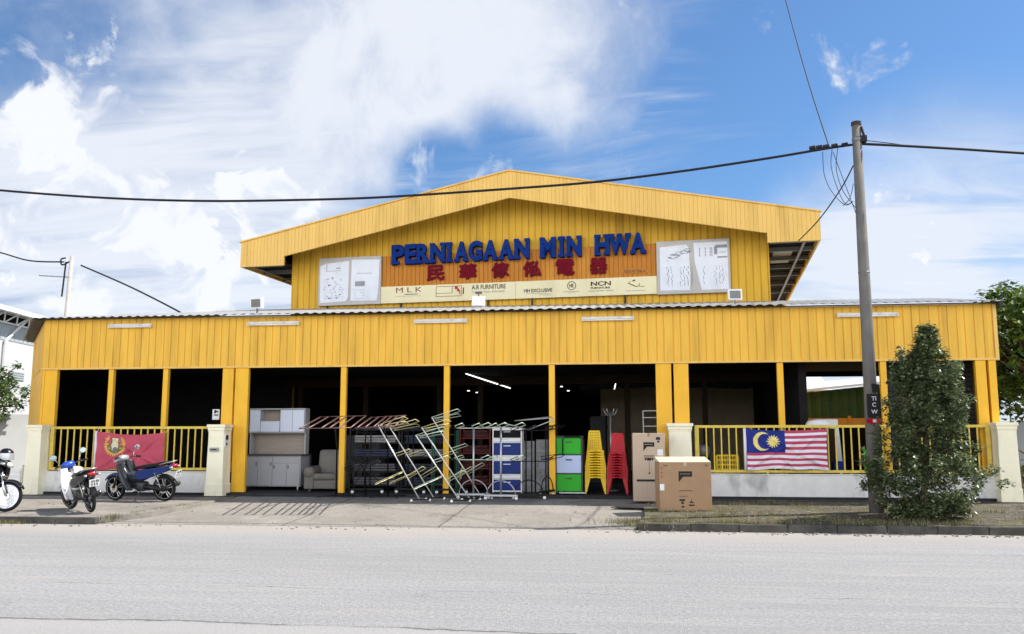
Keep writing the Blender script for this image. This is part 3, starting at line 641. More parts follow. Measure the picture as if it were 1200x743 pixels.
# ------------------------------------------------------------------ sign boards on the gable
sign = thing('name_sign', 'long orange gable sign with raised blue letters, red Chinese characters and cream logo strip', 'shop sign', G(0, -.1, 6.29), 0)
def GS(u, v, z): p = G(u, v, z); return (p[0]-sign.location.x, p[1]-sign.location.y, p[2]-sign.location.z)
b = MB(); n = 62; q = 9.3/n; prof = []
for i in range(n):
    s = -4.69+i*q; prof += [(s, -.05), (s+q*.80, -.05), (s+q*.86, -.03), (s+q*.95, -.03)]
prof.append((4.61, -.05))
b.add([p for u, v in prof for p in ((u, v, 6.86), (u, v, 7.93))], [(2*i, 2*i+2, 2*i+3, 2*i+1) for i in range(len(prof)-1)])
b.bb(-4.69, 4.61, -.028, -.004, 6.86, 7.93); b.build('orange_panel', 'orange_panel', sign, xf=GS)
b = MB(); b.bb(-4.71, -.003, -.13, -.03, 6.28, 6.855); b.bb(.003, 4.61, -.13, -.03, 6.28, 6.855); b.build('logo_strip', 'cream_board', sign, xf=GS, bevel=.006)
for u in (-6.7, -4., -.95, .55, 3.6):
    b = MB(); b.bb(u-.025, u+.025, -.09, -.03, 5.85, 6.275); b.build('bracket', 'dark_trim', sign, xf=GS)
LET = [('P', -4.32, -3.86), ('E', -3.84, -3.44), ('R', -3.42, -2.96), ('N', -2.94, -2.42), ('I', -2.39, -2.16), ('A', -2.08, -1.61), ('G', -1.59, -1.12), ('A', -1.09, -.60), ('A', -.55, -.05), ('N', -.02, .49),
       ('M', .84, 1.37), ('I', 1.44, 1.68), ('N', 1.73, 2.22), ('H', 2.65, 3.13), ('W', 3.10, 3.82), ('A', 3.80, 4.30)]
SER = {'P': [(0, .62, 0), (0, .30, 1)], 'E': [(0, .3, 0), (0, .3, 1)], 'R': [(0, .48, 0), (.62, 1.02, 0), (0, .3, 1)], 'N': [(-.02, .40, 0), (-.02, .30, 1), (.66, 1.02, 1)], 'I': [(0, 1, 0), (0, 1, 1)],
       'A': [(-.02, .36, 0), (.62, 1.02, 0)], 'G': [(.6, 1.0, .42)], 'M': [(-.02, .34, 0), (.66, 1.02, 0), (-.02, .3, 1), (.7, 1.02, 1)], 'H': [(-.02, .42, 0), (.58, 1.02, 0), (-.02, .42, 1), (.58, 1.02, 1)], 'W': [(-.02, .28, 1), (.38, .62, 1), (.74, 1.02, 1)]}
for ch, u0, u1 in LET:
    z0, z1 = 7.60, 8.28; pad = .035; wd = u1-u0
    o = text(ch, z1-z0, wd-(.0 if ch != 'I' else .11), .09, .045, GS, 'letter', 'sign_blue', sign, u0+(.0 if ch != 'I' else .055), -.14, z0)
    b = MB()
    for a0, a1, lv in SER[ch]:
        zz = z0+.002 if lv == 0 else (z1-.098 if lv == 1 else z0+lv*(z1-z0)-.05)
        b.bb(u0+a0*wd+.0, u0+a1*wd, -.226, -.142, zz, zz+.095)
    sf = b.build('serif', 'sign_blue', xf=GS); bm_ = bmesh.new(); bm_.from_mesh(o.data); bm_.from_mesh(sf.data); bm_.to_mesh(o.data); bm_.free(); bpy.data.objects.remove(sf)
    # darker return behind each letter
    text(ch, z1-z0+.03, wd-(.0 if ch != 'I' else .10), .05, .068, GS, 'letter_return', 'sign_navy', o, u0+(0 if ch != 'I' else .05), -.085, z0-.015)
for ch, u0, u1 in (('民', -3.07, -2.45), ('華', -1.94, -1.32), ('傢', -.82, -.20), ('俬', .26, .87), ('電', 1.35, 1.98), ('器', 2.47, 3.06)):
    o = None
    for k_, (du, dz) in enumerate(((0, 0), (.022, .004), (-.02, -.006), (.004, .022), (0, -.02))):
        t_ = text(ch, .50, (u1-u0)*.93, .05+.0015*k_, .0, GS, 'character', 'sign_red', sign if o is None else None, u0+.01+du, -.06, 7.02+dz)
        if o is None: o = t_
        else:
            bm_ = bmesh.new(); bm_.from_mesh(o.data); bm_.from_mesh(t_.data); bm_.to_mesh(o.data); bm_.free(); bpy.data.objects.remove(t_)
def st(body, u0, u1, z0, z1, m='print_black', off=0., v=-.131): return text(body, z1-z0, u1-u0, .006, off, GS, 'lettering', m, sign, u0, v, z0)
def sb(name, boxes, m, v=-.137):
    b = MB()
    for a in boxes: b.bb(a[0], a[1], v, -.1305, a[2], a[3])
    return b.build(name, m, sign, xf=GS)
st('M L K', -4.16, -3.24, 6.63, 6.80, 'print_brown', 0.); sb('underline', [(-3.85, -3.38, 6.555, 6.575)], 'print_black'); sb('underline', [(-4.18, -3.28, 6.50, 6.508)], 'print_grey')
sb('logo_frame', [(-2.74, -1.84, 6.775, 6.79), (-2.74, -1.84, 6.44, 6.455), (-2.74, -2.725, 6.455, 6.775), (-1.855, -1.84, 6.455, 6.775), (-2.725, -2.18, 6.55, 6.562), (-2.18, -2.165, 6.562, 6.775)], 'print_brown')
sb('logo_mark', [(-2.08, -1.98, 6.68, 6.77), (-2.0, -1.93, 6.60, 6.70), (-1.92, -1.89, 6.50, 6.64)], 'print_red', -.139); sb('logo_mark', [(-1.80, -1.765, 6.5, 6.72)], 'print_black')
st('A.R FURNITURE', -1.49, -.33, 6.64, 6.79, off=.008); st('COLLECTION SDN BHD', -1.49, -.36, 6.52, 6.58, 'print_grey')
st('HH EXCLUSIVE', .29, 1.23, 6.47, 6.59, off=.014); sb('small_print', [(.34, 1.1, 6.42, 6.432), (.8, 1.22, 6.37, 6.38)], 'print_grey')
b = MB()
for i in range(28):
    a0, a1 = 2*math.pi*i/28, 2*math.pi*(i+1)/28
    b.add([(1.875+r_*math.cos(a), -.136, 6.645+r_*math.sin(a)) for a in (a0, a1) for r_ in (.125, .145)], [(0, 1, 3, 2)])
b.build('round_emblem', 'print_black', sign, xf=GS); st('HK', 1.80, 1.95, 6.58, 6.71, off=.01); sb('small_print', [(1.57, 2.12, 6.44, 6.455), (1.75, 2.0, 6.40, 6.408)], 'print_grey')
st('NCN', 2.50, 3.15, 6.61, 6.75, off=.022); st('FURNITURE', 2.50, 3.12, 6.51, 6.57, off=.02); sb('small_print', [(2.43, 2.62, 6.435, 6.455), (2.66, 2.95, 6.435, 6.455), (2.99, 3.22, 6.435, 6.455)], 'print_grey')
b = MB(); b.tube([(3.78, -.134, 6.70), (3.70, -.134, 6.66), (3.82, -.134, 6.60), (3.95, -.134, 6.54), (4.08, -.134, 6.56), (4.05, -.134, 6.64)], .012, 5); b.tube([(3.85, -.134, 6.72), (3.93, -.134, 6.75)], .02, 5); b.tube([(4.10, -.134, 6.53), (4.22, -.134, 6.53)], .008, 5); b.build('curved_emblem', 'print_black', sign, xf=GS); sb('small_print', [(3.62, 4.25, 6.40, 6.412)], 'print_grey')
b = MB(); b.bb(3.50, 4.33, -.062, -.052, 6.97, 7.13); b.build('number_plate', 'orange_panel', sign, xf=GS); text('AS0147708-A', .10, .74, .008, .012, GS, 'lettering', 'print_brown', sign, 3.54, -.063, 7.0)

def lightbox(u0, u1, z0, z1, lab, side):
    r = thing('lightbox', lab, 'lightbox', G((u0+u1)/2, -.1, z0), 0, 'white lightboxes beside the name sign')
    f = lambda u, v, z: tuple(Vector(G(u, v, z))-r.location)
    b = MB(); b.bb(u0, u1, -.14, -.02, z0, z1); b.build('cabinet', 'board_frame', r, xf=f, bevel=.01)
    mid = (u0+u1)/2
    def sheet(pts, nm='sheet'):
        b = MB(); b.prism(pts, -.152, -.141); return b.build(nm, 'board_white', r, xf=f)
    if side == 'l':
        sheet([(u0+.08, z0+.1), (mid-.12, z0+.13), (mid-.03, z0+.25), (mid-.02, z1-.14), (u0+.3, z1-.20), (u0+.06, z1-.28)])
        sheet([(mid+.06, z0+.14), (u1-.14, z0+.12), (u1-.08, z0+.4), (u1-.05, z1-.14), (mid+.08, z1-.1)])
    else:
        sheet([(u0+.1, z0+.12), (mid-.12, z0+.1), (mid-.09, z0+.5), (mid-.12, z1-.25), (mid-.2, z1-.14), (u0+.11, z1-.2)])
        sheet([(mid+.25, z0+.1), (u1-.06, z0+.1), (u1-.07, z1-.1), (mid+.03, z1-.1), (mid+.05, z1-.7)])
    q = random.Random(u0)
    b = MB()
    def dash(a, c, w_, h): b.bb(a, a+w_, -.1565, -.1525, c, c+h)
    if side == 'l':
        dash(u0+.30, z1-.48, .55, .015); dash(u0+.30, z1-.48, .015, .26); dash(u0+.66, z1-.40, .16, .035)
        dash(u0+.5, z1-.76, .06, .07)
        for i in range(90): dash(u0+.2+q.random()*.72, z0+.22+q.random()**1.6*.75, q.uniform(.01, .07), q.uniform(.008, .03))
        for i in range(12): dash(mid+.28+i*.047, z1-.62+q.uniform(-.01, .02), .025, .03)
        for r_ in range(4):
            for c_ in range(4): 
                if q.random() < .8: dash(mid+.2+c_*.1, z0+.2+r_*.1, .075, .012)
        dash(mid+.22, z0+.64, .36, .17)
    else:
        for i in range(60):
            t = q.random(); dash(u0+.3+t*.72, z1-.62+t*.28+q.uniform(-.06, .12), q.uniform(.02, .1), q.uniform(.008, .025))
        for xx in (.34, .46, .75, .85, .96, 1.08):
            for k_ in range(9): dash(u0+xx+q.uniform(-.03, .03), z0+.25+k_*.07, .022, q.uniform(.03, .075))
        for xx in (.22, .4, .55, .6): 
            for k_ in range(3): dash(mid+xx-.02, z1-.55+k_*.1, .025, .08)
        dash(mid+.70, z1-.30, .36, .1); dash(mid+.66, z1-.5, .1, .25); dash(mid+.76, z1-.62, .3, .05); dash(mid+.82, z1-.45, .2, .02)
        for xx in (.32, .68, .8, .9):
            for k_ in range(8): dash(mid+xx+q.uniform(-.03, .03), z0+.28+k_*.075, .018, q.uniform(.03, .08))
    b.build('faded_print', 'print_grey', r, xf=f)
lightbox(-7.02, -4.72, 6.27, 7.95, 'white lightbox with two faded posters at the left end of the name sign', 'l')
lightbox(4.62, 6.90, 6.25, 7.97, 'white lightbox with two curling posters at the right end of the name sign', 'r')

# ------------------------------------------------------------------ flags on the railings
def flag(c, w, h, col_of, mats, label, sag, tilt=0., nx=180, nz=92):
    r = thing('flag', label, 'flag', c, 0, 'flags tied to the railings')
    b = MB(); vs = []
    for j in range(nz+1):
        for i in range(nx+1):
            u, v = i/nx, j/nz                      # v runs downwards
            x = (u-.5)*w*(1-.012*math.sin(v*3.1)); z = -v*h*(1-.07*sag*math.sin(u*math.pi))-.075*sag*math.sin(u*math.pi)*(1-v)-.012*math.sin(u*13)*v+tilt*(u-.5)
            y = -.05-.034*math.sin(u*8+v*3)*(.2+v)-.020*math.sin(u*19-v*5)*(.3+v)-.012*math.sin(u*6+v*14)
            for k, sgn in ((.0, 1), (1., -1)):       # folds hanging from the tied corners
                d = abs((u-k)*sgn*1.0-(v*.55+.05)); y -= .055*math.exp(-(d/.035)**2)*min(1, v*3)*(1-v*.4)
                d = abs((u-k)*sgn*1.0-(v*.9+.12)); y -= .045*math.exp(-(d/.05)**2)*min(1, v*3)
            vs.append((x, y, z))
    b.v = vs
    for j in range(nz):
        for i in range(nx):
            a = j*(nx+1)+i; b.f.append((a, a+1, a+nx+2, a+nx+1)); b.mi.append(col_of((i+.5)/nx, (j+.5)/nz))
    b.build('cloth', mats, r, smooth=True)
    b = MB(); b.tube([(-w/2-.03, -.04, tilt*-.5+.01), (-w/2-.025, -.04, -h-tilt*.5+.0)], .035, 8); b.build('hoist_band', 'flag_white', r, smooth=True)
    b = MB()
    for sx in (-1, 1): b.tube([(sx*(w/2-.0), -.03, tilt*.5*sx), (sx*(w/2+.03), .10, .09+tilt*.5*sx)], .006, 5)
    b.build('tie', 'flag_white', r); return r
def malaysia(u, v):
    if u < .485 and v < .572:
        X, Z = (u-.245)*2.05, (v-.29)
        x1 = (u-.20)*2.0; x2 = (u-.235)*2.0; 
        if x1*x1+(Z)**2 < .235**2 and x2*x2+Z*Z > .195**2 and x1 < .16: return 3
        xs = (u-.335)*2.0; rr = math.hypot(xs, Z); a = math.atan2(Z, xs)
        if rr < .095+.085*abs(((a*14/(2*math.pi)) % 1)-.5)*2: return 3
        return 2
    return 0 if int(v*14) % 2 == 0 else 1
flag((19.91, -.2, 1.96), 1.92, 1.0, malaysia, ['flag_mred', 'flag_white', 'flag_blue', 'flag_yellow'], 'flag with red and white stripes and a yellow crescent and star on a blue canton', .5, .0)
def kedah(u, v):
    x, z = (u-.275)*2.0, v-.33
    # shield
    hw_ = .118 if z < .02 else .118*math.sqrt(max(0, 1-((z-.02)/.22)**2))
    if -.20 < z < .24 and abs(x) < hw_: return 3 if abs(x) < hw_-.03 and z < .18 else 1
    rr = math.hypot(x, z-.0)
    a = math.atan2(z, x)
    if .19 < rr < .22 and z > .0: return 1
    if .225 < rr < .305+.02*math.sin(a*26) and not (z < -.17 and abs(x) < .16): return 2
    if .16 < rr < .225 and z > -.05: return 1 if math.sin(a*9) > -.2 else 2
    return 0
flag((2.87, -.2, 1.91), 1.93, 1.04, kedah, ['flag_red', 'flag_green', 'flag_gold', 'flag_cream'], 'red flag with a pale shield inside a golden wreath', 1.0, -.04)

# ------------------------------------------------------------------ mopeds
def moped(label, loc, heading, lean, body, cowl, shield, side, wheel_kind, steer=0., s=1.07):
    r = thing('moped', label, 'moped', loc, 0, 'mopeds parked on the pavement')
    r.rotation_mode = 'QUATERNION'
    r.rotation_quaternion = (Matrix.Rotation(heading, 3, 'Z') @ Matrix.Rotation(lean, 3, 'X')).to_quaternion(); r.scale = (s, s, s)
    RW = .285
    def sw(p):                                     # steering about the head stock
        hx, hz = .43, .72; ang = steer; d = Vector((p[0]-hx, p[1], p[2]-hz)); ax = Vector((-.42, 0, .9)).normalized()
        q = Matrix.Rotation(ang, 3, ax) @ d; return (q.x+hx, q.y, q.z+hz)
    def wheel(x, front):
        xf = (lambda a, c, d: sw((a, c, d))) if front else None
        b = MB(); prof = []
        for j in range(13):
            a = 2*math.pi*j/12; prof.append((RW-.038+.038*math.cos(a), .034*math.sin(a)))
        b.lathe(prof, (x, 0, RW), 'y', 36); wo = b.build('wheel', 'tyre', r, smooth=True, xf=xf)
        b = MB(); prof = [(RW-.062, -.028), (RW-.055, -.03), (RW-.055, .03), (RW-.062, .028), (RW-.07, 0), (RW-.062, -.028)]; b.lathe(prof, (x, 0, RW), 'y', 36)
        if wheel_kind == 'cast':
            for k in range(5):
                a = 2*math.pi*k/5+.3
                for da in (-.16, .16):
                    p0 = (x+.045*math.cos(a+da*2), 0, RW+.045*math.sin(a+da*2)); p1 = (x+(RW-.065)*math.cos(a+da), 0, RW+(RW-.065)*math.sin(a+da)); b.tube([p0, p1], .013, 6)
        else:
            for k in range(24):
                a = 2*math.pi*k/24; sg = .025 if k % 2 else -.025; b.tube([(x+.04*math.cos(a+.6), sg, RW+.04*math.sin(a+.6)), (x+(RW-.06)*math.cos(a), 0, RW+(RW-.06)*math.sin(a))], .0018, 4)
        b.lathe([(.0, -.05), (.055, -.05), (.06, -.02), (.06, .02), (.055, .05), (0, .05)], (x, 0, RW), 'y', 16)
        b.build('rim', 'alloy' if wheel_kind == 'cast' else 'chrome', wo, smooth=False, xf=xf)
        b = MB(); b.lathe([(.06, .055), (.10, .055), (.10, .06), (.06, .06), (.06, .055)], (x, 0, RW), 'y', 24); b.build('brake_disc', 'chrome', wo, xf=xf)
    wheel(.62, True); wheel(-.62, False)
    # front end
    b = MB()
    for s_ in (-1, 1): b.tube([(.62, s_*.075, RW), (.53, s_*.075, .50), (.44, s_*.07, .70)], .021, 8)
    b.tube([(.46, 0, .62), (.385, 0, .86)], .03, 8); b.bb(.40, .50, -.09, .09, .66, .70); b.build('fork', 'chrome' if wheel_kind != 'cast' else 'engine_grey', r, smooth=True, xf=lambda a, c, d: sw((a, c, d)))
    b = MB(); vs = []
    for i in range(13):
        a = R(158-10.5*i)
        for y, dr in ((-.062, -.035), (-.045, .01), (0, .022), (.045, .01), (.062, -.035)): vs.append((.62+(RW+.03+dr)*math.cos(a), y, RW+(RW+.03+dr)*math.sin(a)))
    b.add(vs, [(i*5+j, i*5+j+1, i*5+j+6, i*5+j+5) for i in range(12) for j in range(4)]); o = b.build('front_fender', body, r, smooth=True, xf=lambda a, c, d: sw((a, c, d)))
    q = o.modifiers.new('thick', 'SOLIDIFY'); q.thickness = .006
    b = MB(); b.loft([(.33, 0, .955, .04, .03), (.36, 0, .96, .13, .06), (.42, 0, .945, .15, .085), (.48, 0, .92, .135, .085), (.535, 0, .90, .09, .06), (.555, 0, .895, .04, .03)], 16)
    b.build('headlight_cowl', cowl, r, smooth=True, xf=lambda a, c, d: sw((a, c, d)))
    b = MB(); b.loft([(.50, 0, .905, .10, .058), (.548, 0, .895, .085, .05), (.572, 0, .89, .04, .025)], 14); b.build('headlight', 'lamp_clear', r, smooth=True, xf=lambda a, c, d: sw((a, c, d)))
    b = MB(); b.loft([(.44, .14, .90, .035, .03), (.52, .15, .885, .03, .022)], 10); b.loft([(.44, -.14, .90, .035, .03), (.52, -.15, .885, .03, .022)], 10); b.build('indicator', 'bike_silver', r, smooth=True, xf=lambda a, c, d: sw((a, c, d)))
    hb = MB(); hb.tube([(.37, -.12, .96), (.33, -.22, .985), (.26, -.34, .975)], .014, 8); hb.tube([(.37, .12, .96), (.33, .22, .985), (.26, .34, .975)], .014, 8); hb = hb.build('handlebar', 'engine_grey', r, smooth=True, xf=lambda a, c, d: sw((a, c, d)))
    for s_ in (-1, 1):
        b = MB(); b.tube([(.30, s_*.26, .982), (.255, s_*.36, .974)], .021, 8); b.build('grip', 'seat_black', hb, smooth=True, xf=lambda a, c, d: sw((a, c, d)))
    b = MB()
    for s_ in (-1, 1): b.tube([(.335, s_*.245, .97), (.37, s_*.31, .955), (.33, s_*.37, .95)], .006, 6)
    b.build('brake_lever', 'chrome', hb, smooth=True, xf=lambda a, c, d: sw((a, c, d)))
    for s_ in (-1, 1):
        b = MB(); b.tube([(.33, s_*.21, .985), (.35, s_*.26, 1.09), (.335, s_*.31, 1.15)], .0065, 6)
        o = b.build('mirror_stalk', 'chrome', r, smooth=True, xf=lambda a, c, d: sw((a, c, d)))
        b = MB(); b.loft([(.352, s_*.33, 1.18, .03, .025), (.345, s_*.33, 1.18, .072, .055), (.325, s_*.33, 1.18, .072, .055)], 16, 2.); b.build('mirror_shell', 'bike_silver' if wheel_kind == 'cast' else 'alloy_black', o, smooth=True, xf=lambda a, c, d: sw((a, c, d)))
        b = MB(); b.loft([(.3245, s_*.33, 1.18, .066, .05), (.322, s_*.33, 1.18, .066, .05)], 16, 2.); b.build('mirror_glass', 'mirror_glass', o, xf=lambda a, c, d: sw((a, c, d)))
    # leg shields: a centre spine and two wings
    for s_ in (-1, 1):
        pr = [(.40, .90), (.47, .84), (.46, .72), (.40, .58), (.345, .44), (.30, .30), (.22, .24), (.12, .25), (.15, .36), (.24, .50), (.30, .64), (.33, .80), (.35, .90)]
        b = MB(); n = len(pr); vs = []
        for k_, (yy, sc_) in enumerate(((.06, 1.), (.15, .98), (.205, .93), (.212, .92))):
            for px_, pz_ in pr:
                flare = .0 if pz_ > .7 else .02
                vs.append((px_-(0 if k_ < 2 else .035*(k_-1)), s_*(yy*(1. if pz_ > .35 else .86)+flare), .56+(pz_-.56)*sc_))
        fs = [(k_*n+i, k_*n+(i+1) % n, (k_+1)*n+(i+1) % n, (k_+1)*n+i) for k_ in range(3) for i in range(n)]+[tuple(range(n)), tuple(range(3*n, 4*n))]
        b.add(vs, fs); b.build('leg_shield', shield, r, smooth=False, bevel=.006)
    b = MB(); b.loft([(.44, 0, .80, .075, .10), (.40, 0, .72, .075, .11), (.30, 0, .56, .07, .09), (.16, 0, .49, .075, .075), (-.05, 0, .50, .08, .07), (-.2, 0, .56, .09, .08)], 14); b.build('body_spine', shield, r, smooth=True)
    # side covers, tail and seat
    for s_ in (-1, 1):
        pr = [(.06, .60), (-.05, .70), (-.35, .745), (-.62, .775), (-.86, .83), (-.93, .84), (-.90, .77), (-.70, .66), (-.45, .58), (-.22, .50), (-.02, .49)]
        b = MB(); n = len(pr); vs = []
        for yy, sc_ in ((.05, 1.), (.115, .97), (.135, .88)):
            for px_, pz_ in pr: vs.append((-.35+(px_+.35)*sc_, s_*yy*(1.05+.35*max(0, px_+.3) if px_ > -.3 else 1.05+(px_+.3)*.55), .66+(pz_-.66)*sc_))
        fs = [(k_*n+i, k_*n+(i+1) % n, (k_+1)*n+(i+1) % n, (k_+1)*n+i) for k_ in range(2) for i in range(n)]+[tuple(range(n)), tuple(range(2*n, 3*n))]
        b.add(vs, fs); b.build('side_cover', side, r, bevel=.008)
    b = MB(); b.loft([(.10, 0, .70, .07, .02), (.06, 0, .735, .10, .035), (-.10, 0, .765, .115, .04), (-.32, 0, .785, .13, .045), (-.5, 0, .82, .13, .045), (-.72, 0, .85, .115, .04), (-.82, 0, .855, .07, .02)], 16, 3.); b.build('seat', 'seat_black', r, smooth=True)
    b = MB(); b.tube([(-.60, .12, .83), (-.84, .12, .89), (-.92, .06, .90), (-.92, -.06, .90), (-.84, -.12, .89), (-.60, -.12, .83)], .012, 8); b.build('grab_rail', 'alloy', r, smooth=True)
    b = MB(); b.loft([(-.82, 0, .80, .09, .035), (-.90, 0, .80, .085, .04), (-.955, 0, .80, .05, .025)], 14); b.build('tail_light', 'lamp_red', r, smooth=True)
    b = MB(); b.loft([(-.86, .12, .77, .03, .025), (-.93, .135, .77, .025, .02)], 8); b.loft([(-.86, -.12, .77, .03, .025), (-.93, -.135, .77, .025, .02)], 8); b.build('rear_indicator', 'bike_silver', r, smooth=True)
    b = MB(); vs = []
    for i in range(11):
        a = R(70+10*i)
        for y in (-.06, -.03, .03, .06): vs.append((-.62+(RW+.035)*math.cos(a)-.02*i/10, y, RW+(RW+.035-(.03 if abs(y) > .05 else 0))*math.sin(a)))
    b.add(vs, [(i*4+j, i*4+j+1, i*4+j+5, i*4+j+4) for i in range(10) for j in range(3)]); o = b.build('rear_fender', 'seat_black', r, smooth=True); q = o.modifiers.new('thick', 'SOLIDIFY'); q.thickness = .006
    b = MB(); b.box((-.985, 0, .62), (.006, .20, .15), ry=-.3); o = b.build('number_plate', 'plate_white', r)
    b = MB()
    for i_, (a, c) in enumerate(((-.08, .07), (-.05, .07), (.0, .07), (.04, .07), (-.06, .0), (-.01, .0), (.04, .0))): b.box((-.9905-(c-.035)*.3, a+.01, .62+(c-.035)*.9), (.004, .02, .045), ry=-.3)
    b.build('plate_marks', 'print_black', o)
    # mechanics
    b = MB(); b.loft([(.26, 0, .36, .05, .06), (.20, 0, .36, .065, .075), (.08, 0, .355, .07, .08), (.06, 0, .34, .10, .10), (-.02, 0, .33, .12, .115), (-.14, 0, .33, .12, .11), (-.20, 0, .34, .07, .08)], 14, 3.); b.build('engine', 'engine_grey', r, smooth=True)
    b = MB(); b.tube([(.18, -.08, .30), (.10, -.13, .21), (-.15, -.15, .22), (-.4, -.15, .27)], .02, 8); b.tube([(-.38, -.15, .265), (-.46, -.155, .285), (-.85, -.16, .37), (-.90, -.16, .382)], .045, 12); b.build('exhaust', 'engine_grey', r, smooth=True)
    b = MB(); b.tube([(-.42, -.16, .325), (-.78, -.166, .40)], .034, 10); b.build('heat_shield', 'chrome', r, smooth=True)
    b = MB()
    for s_ in (-1, 1): b.tube([(-.14, s_*.09, .34), (-.62, s_*.085, RW)], .022, 8); 
    b.build('swingarm', 'engine_grey', r, smooth=True)
    b = MB(); b.loft([(-.10, .085, .335, .02, .06), (-.36, .085, .32, .02, .055), (-.66, .085, .285, .02, .065), (-.70, .085, .285, .02, .04)], 10); b.build('chain_case', 'alloy_black', r, smooth=True)
    for s_ in (-1, 1):
        b = MB(); b.tube([(-.60, s_*.115, .32), (-.47, s_*.12, .66)], .018, 8); o = b.build('shock_absorber', 'chrome', r, smooth=True)
        b = MB()
        for k_ in range(9): t = .3+k_*.07; b.lathe([(.018, -.006), (.032, 0), (.018, .006)], (-.60+.13*t, s_*(.115+.005*t), .32+.34*t), 'z', 10)
        b.build('spring', 'engine_grey', o, smooth=True)
    b = MB(); b.tube([(-.02, -.26, .235), (-.02, .26, .235)], .012, 6); b.tube([(-.02, .17, .235), (-.02, .27, .235)], .022, 8); b.tube([(-.02, -.17, .235), (-.02, -.27, .235)], .022, 8); b.build('footrest', 'seat_black', r)
    b = MB(); b.tube([(-.10, .10, .25), (-.06, .22, .12), (-.04, .26+.02, .02)], .012, 6); b.build('side_stand', 'engine_grey', r)
    return r
# heading: direction of the front wheel
def place(rear_px, gy, front_dir): pass
moped('white moped with royal blue handlebar cowl parked nose to the railing', (4.05, -4.15, gz(-4.15)), R(141), R(-9), 'bike_white', 'bike_royal', 'bike_white', 'bike_white', 'cast', R(14), 1.06)
bpy.data.objects['side_cover'].data.materials[0] = M['bike_black']; bpy.data.objects['side_cover.001'].data.materials[0] = M['bike_black']
moped('dark blue moped with silver headlight cowl parked in front of the red flag', (4.10, -1.78, gz(-1.78)), R(174), R(-8), 'bike_blue', 'bike_silver', 'bike_dark', 'bike_blue', 'cast', R(-10), 1.10)
mb3 = moped('black moped with chrome spoked wheels at the left edge, nose to the right', (1.86, -4.55, gz(-4.55)), R(-2), R(-7), 'bike_black', 'bike_black', 'bike_black', 'bike_black', 'spoke', R(10), 1.14)
# helmet hung over its mirror
r = thing('helmet', 'black helmet with a pale visor resting on the black moped at the left edge', 'helmet', (2.36, -4.4, 1.37))
b = MB(); b.lathe([(0.001, .16), (.06, .152), (.11, .12), (.145, .06), (.155, 0), (.15, -.06), (.135, -.10)], n=20); b.build('shell', 'bike_black', r, smooth=True)
b = MB(); vs = []
for i in range(13):
    a = R(-100+200*i/12-60)
    for z_, rr in ((.05, .157), (-.02, .165), (-.10, .160)): vs.append((rr*math.cos(a), rr*math.sin(a), z_))
b.add(vs, [(i*3+j, i*3+j+1, i*3+j+4, i*3+j+3) for i in range(12) for j in range(2)]); b.build('visor', 'bike_silver', r, smooth=True)

# ------------------------------------------------------------------ goods in the open bays
FZ = .327
def group_thing(*a, **k): return thing(*a, **k)
# kitchen cabinet
r = thing('kitchen_cabinet', 'tall white and grey kitchen cabinet with open niche standing in the first open bay', 'kitchen cabinet', (6.34, 1.2, FZ), R(-3))
def part(name, m, boxes, par, bevel=.003):
    b = MB()
    for a in boxes: b.bb(*a)
    return b.build(name, m, par, bevel=bevel)
part('base_carcass', 'lam_grey', [(-.82, .84, -.18, .42, .10, .93)], r); part('worktop', 'counter_dark', [(-.86, .88, -.24, .44, .932, .975)], r)
for x0, x1 in ((-.80, -.42), (-.41, .01), (.025, .43), (.44, .82)):
    o = part('base_door', 'lam_grey', [(x0, x1, -.20, -.181, .13, .90 if x0 < 0 else .72)], r); part('handle', 'counter_dark', [(x1-.05, x1-.03, -.215, -.2005, .66, .76) if x0 < .0 else (x0+.03, x0+.05, -.215, -.2005, .58, .68)], o, 0)
part('drawer', 'lam_grey', [(.025, .82, -.20, -.181, .735, .90)], r)
for x in (-.72, .74): part('leg', 'chrome', [(x-.02, x+.02, -.14, -.10, .0, .10)], r)
part('back_panel', 'lam_wood', [(-.74, .84, .22, .24, .976, 1.55)], r); part('side_panel', 'lam_grey', [(-.78, -.745, -.0, .24, .976, 1.55), (.845, .88, -.0, .24, .976, 1.55)], r)
part('wall_unit', 'lam_grey', [(-.78, .88, -.06, .24, 1.551, 1.58), (-.78, .88, -.06, .24, 2.20, 2.24), (-.78, -.755, -.06, .24, 1.581, 2.199), (.855, .88, -.06, .24, 1.581, 2.199), (-.75, .85, .20, .24, 1.581, 2.199)], r)
part('niche', 'lam_wood', [(-.44, .14, -.02, .195, 1.88, 1.90), (-.44, .14, .17, .19, 1.905, 2.19)], r)
for x0, x1, z0, z1 in ((-.75, -.45, 1.59, 2.19), (-.435, .13, 1.59, 1.88), (.15, .50, 1.59, 2.19), (.51, .85, 1.59, 2.19)): part('wall_door', 'lam_white', [(x0, x1, -.082, -.063, z0, z1)], r)
for x in (.142, -.447): part('rail', 'lam_grey', [(x, x+.006, -.05, .19, 1.585, 2.195)], r, 0)
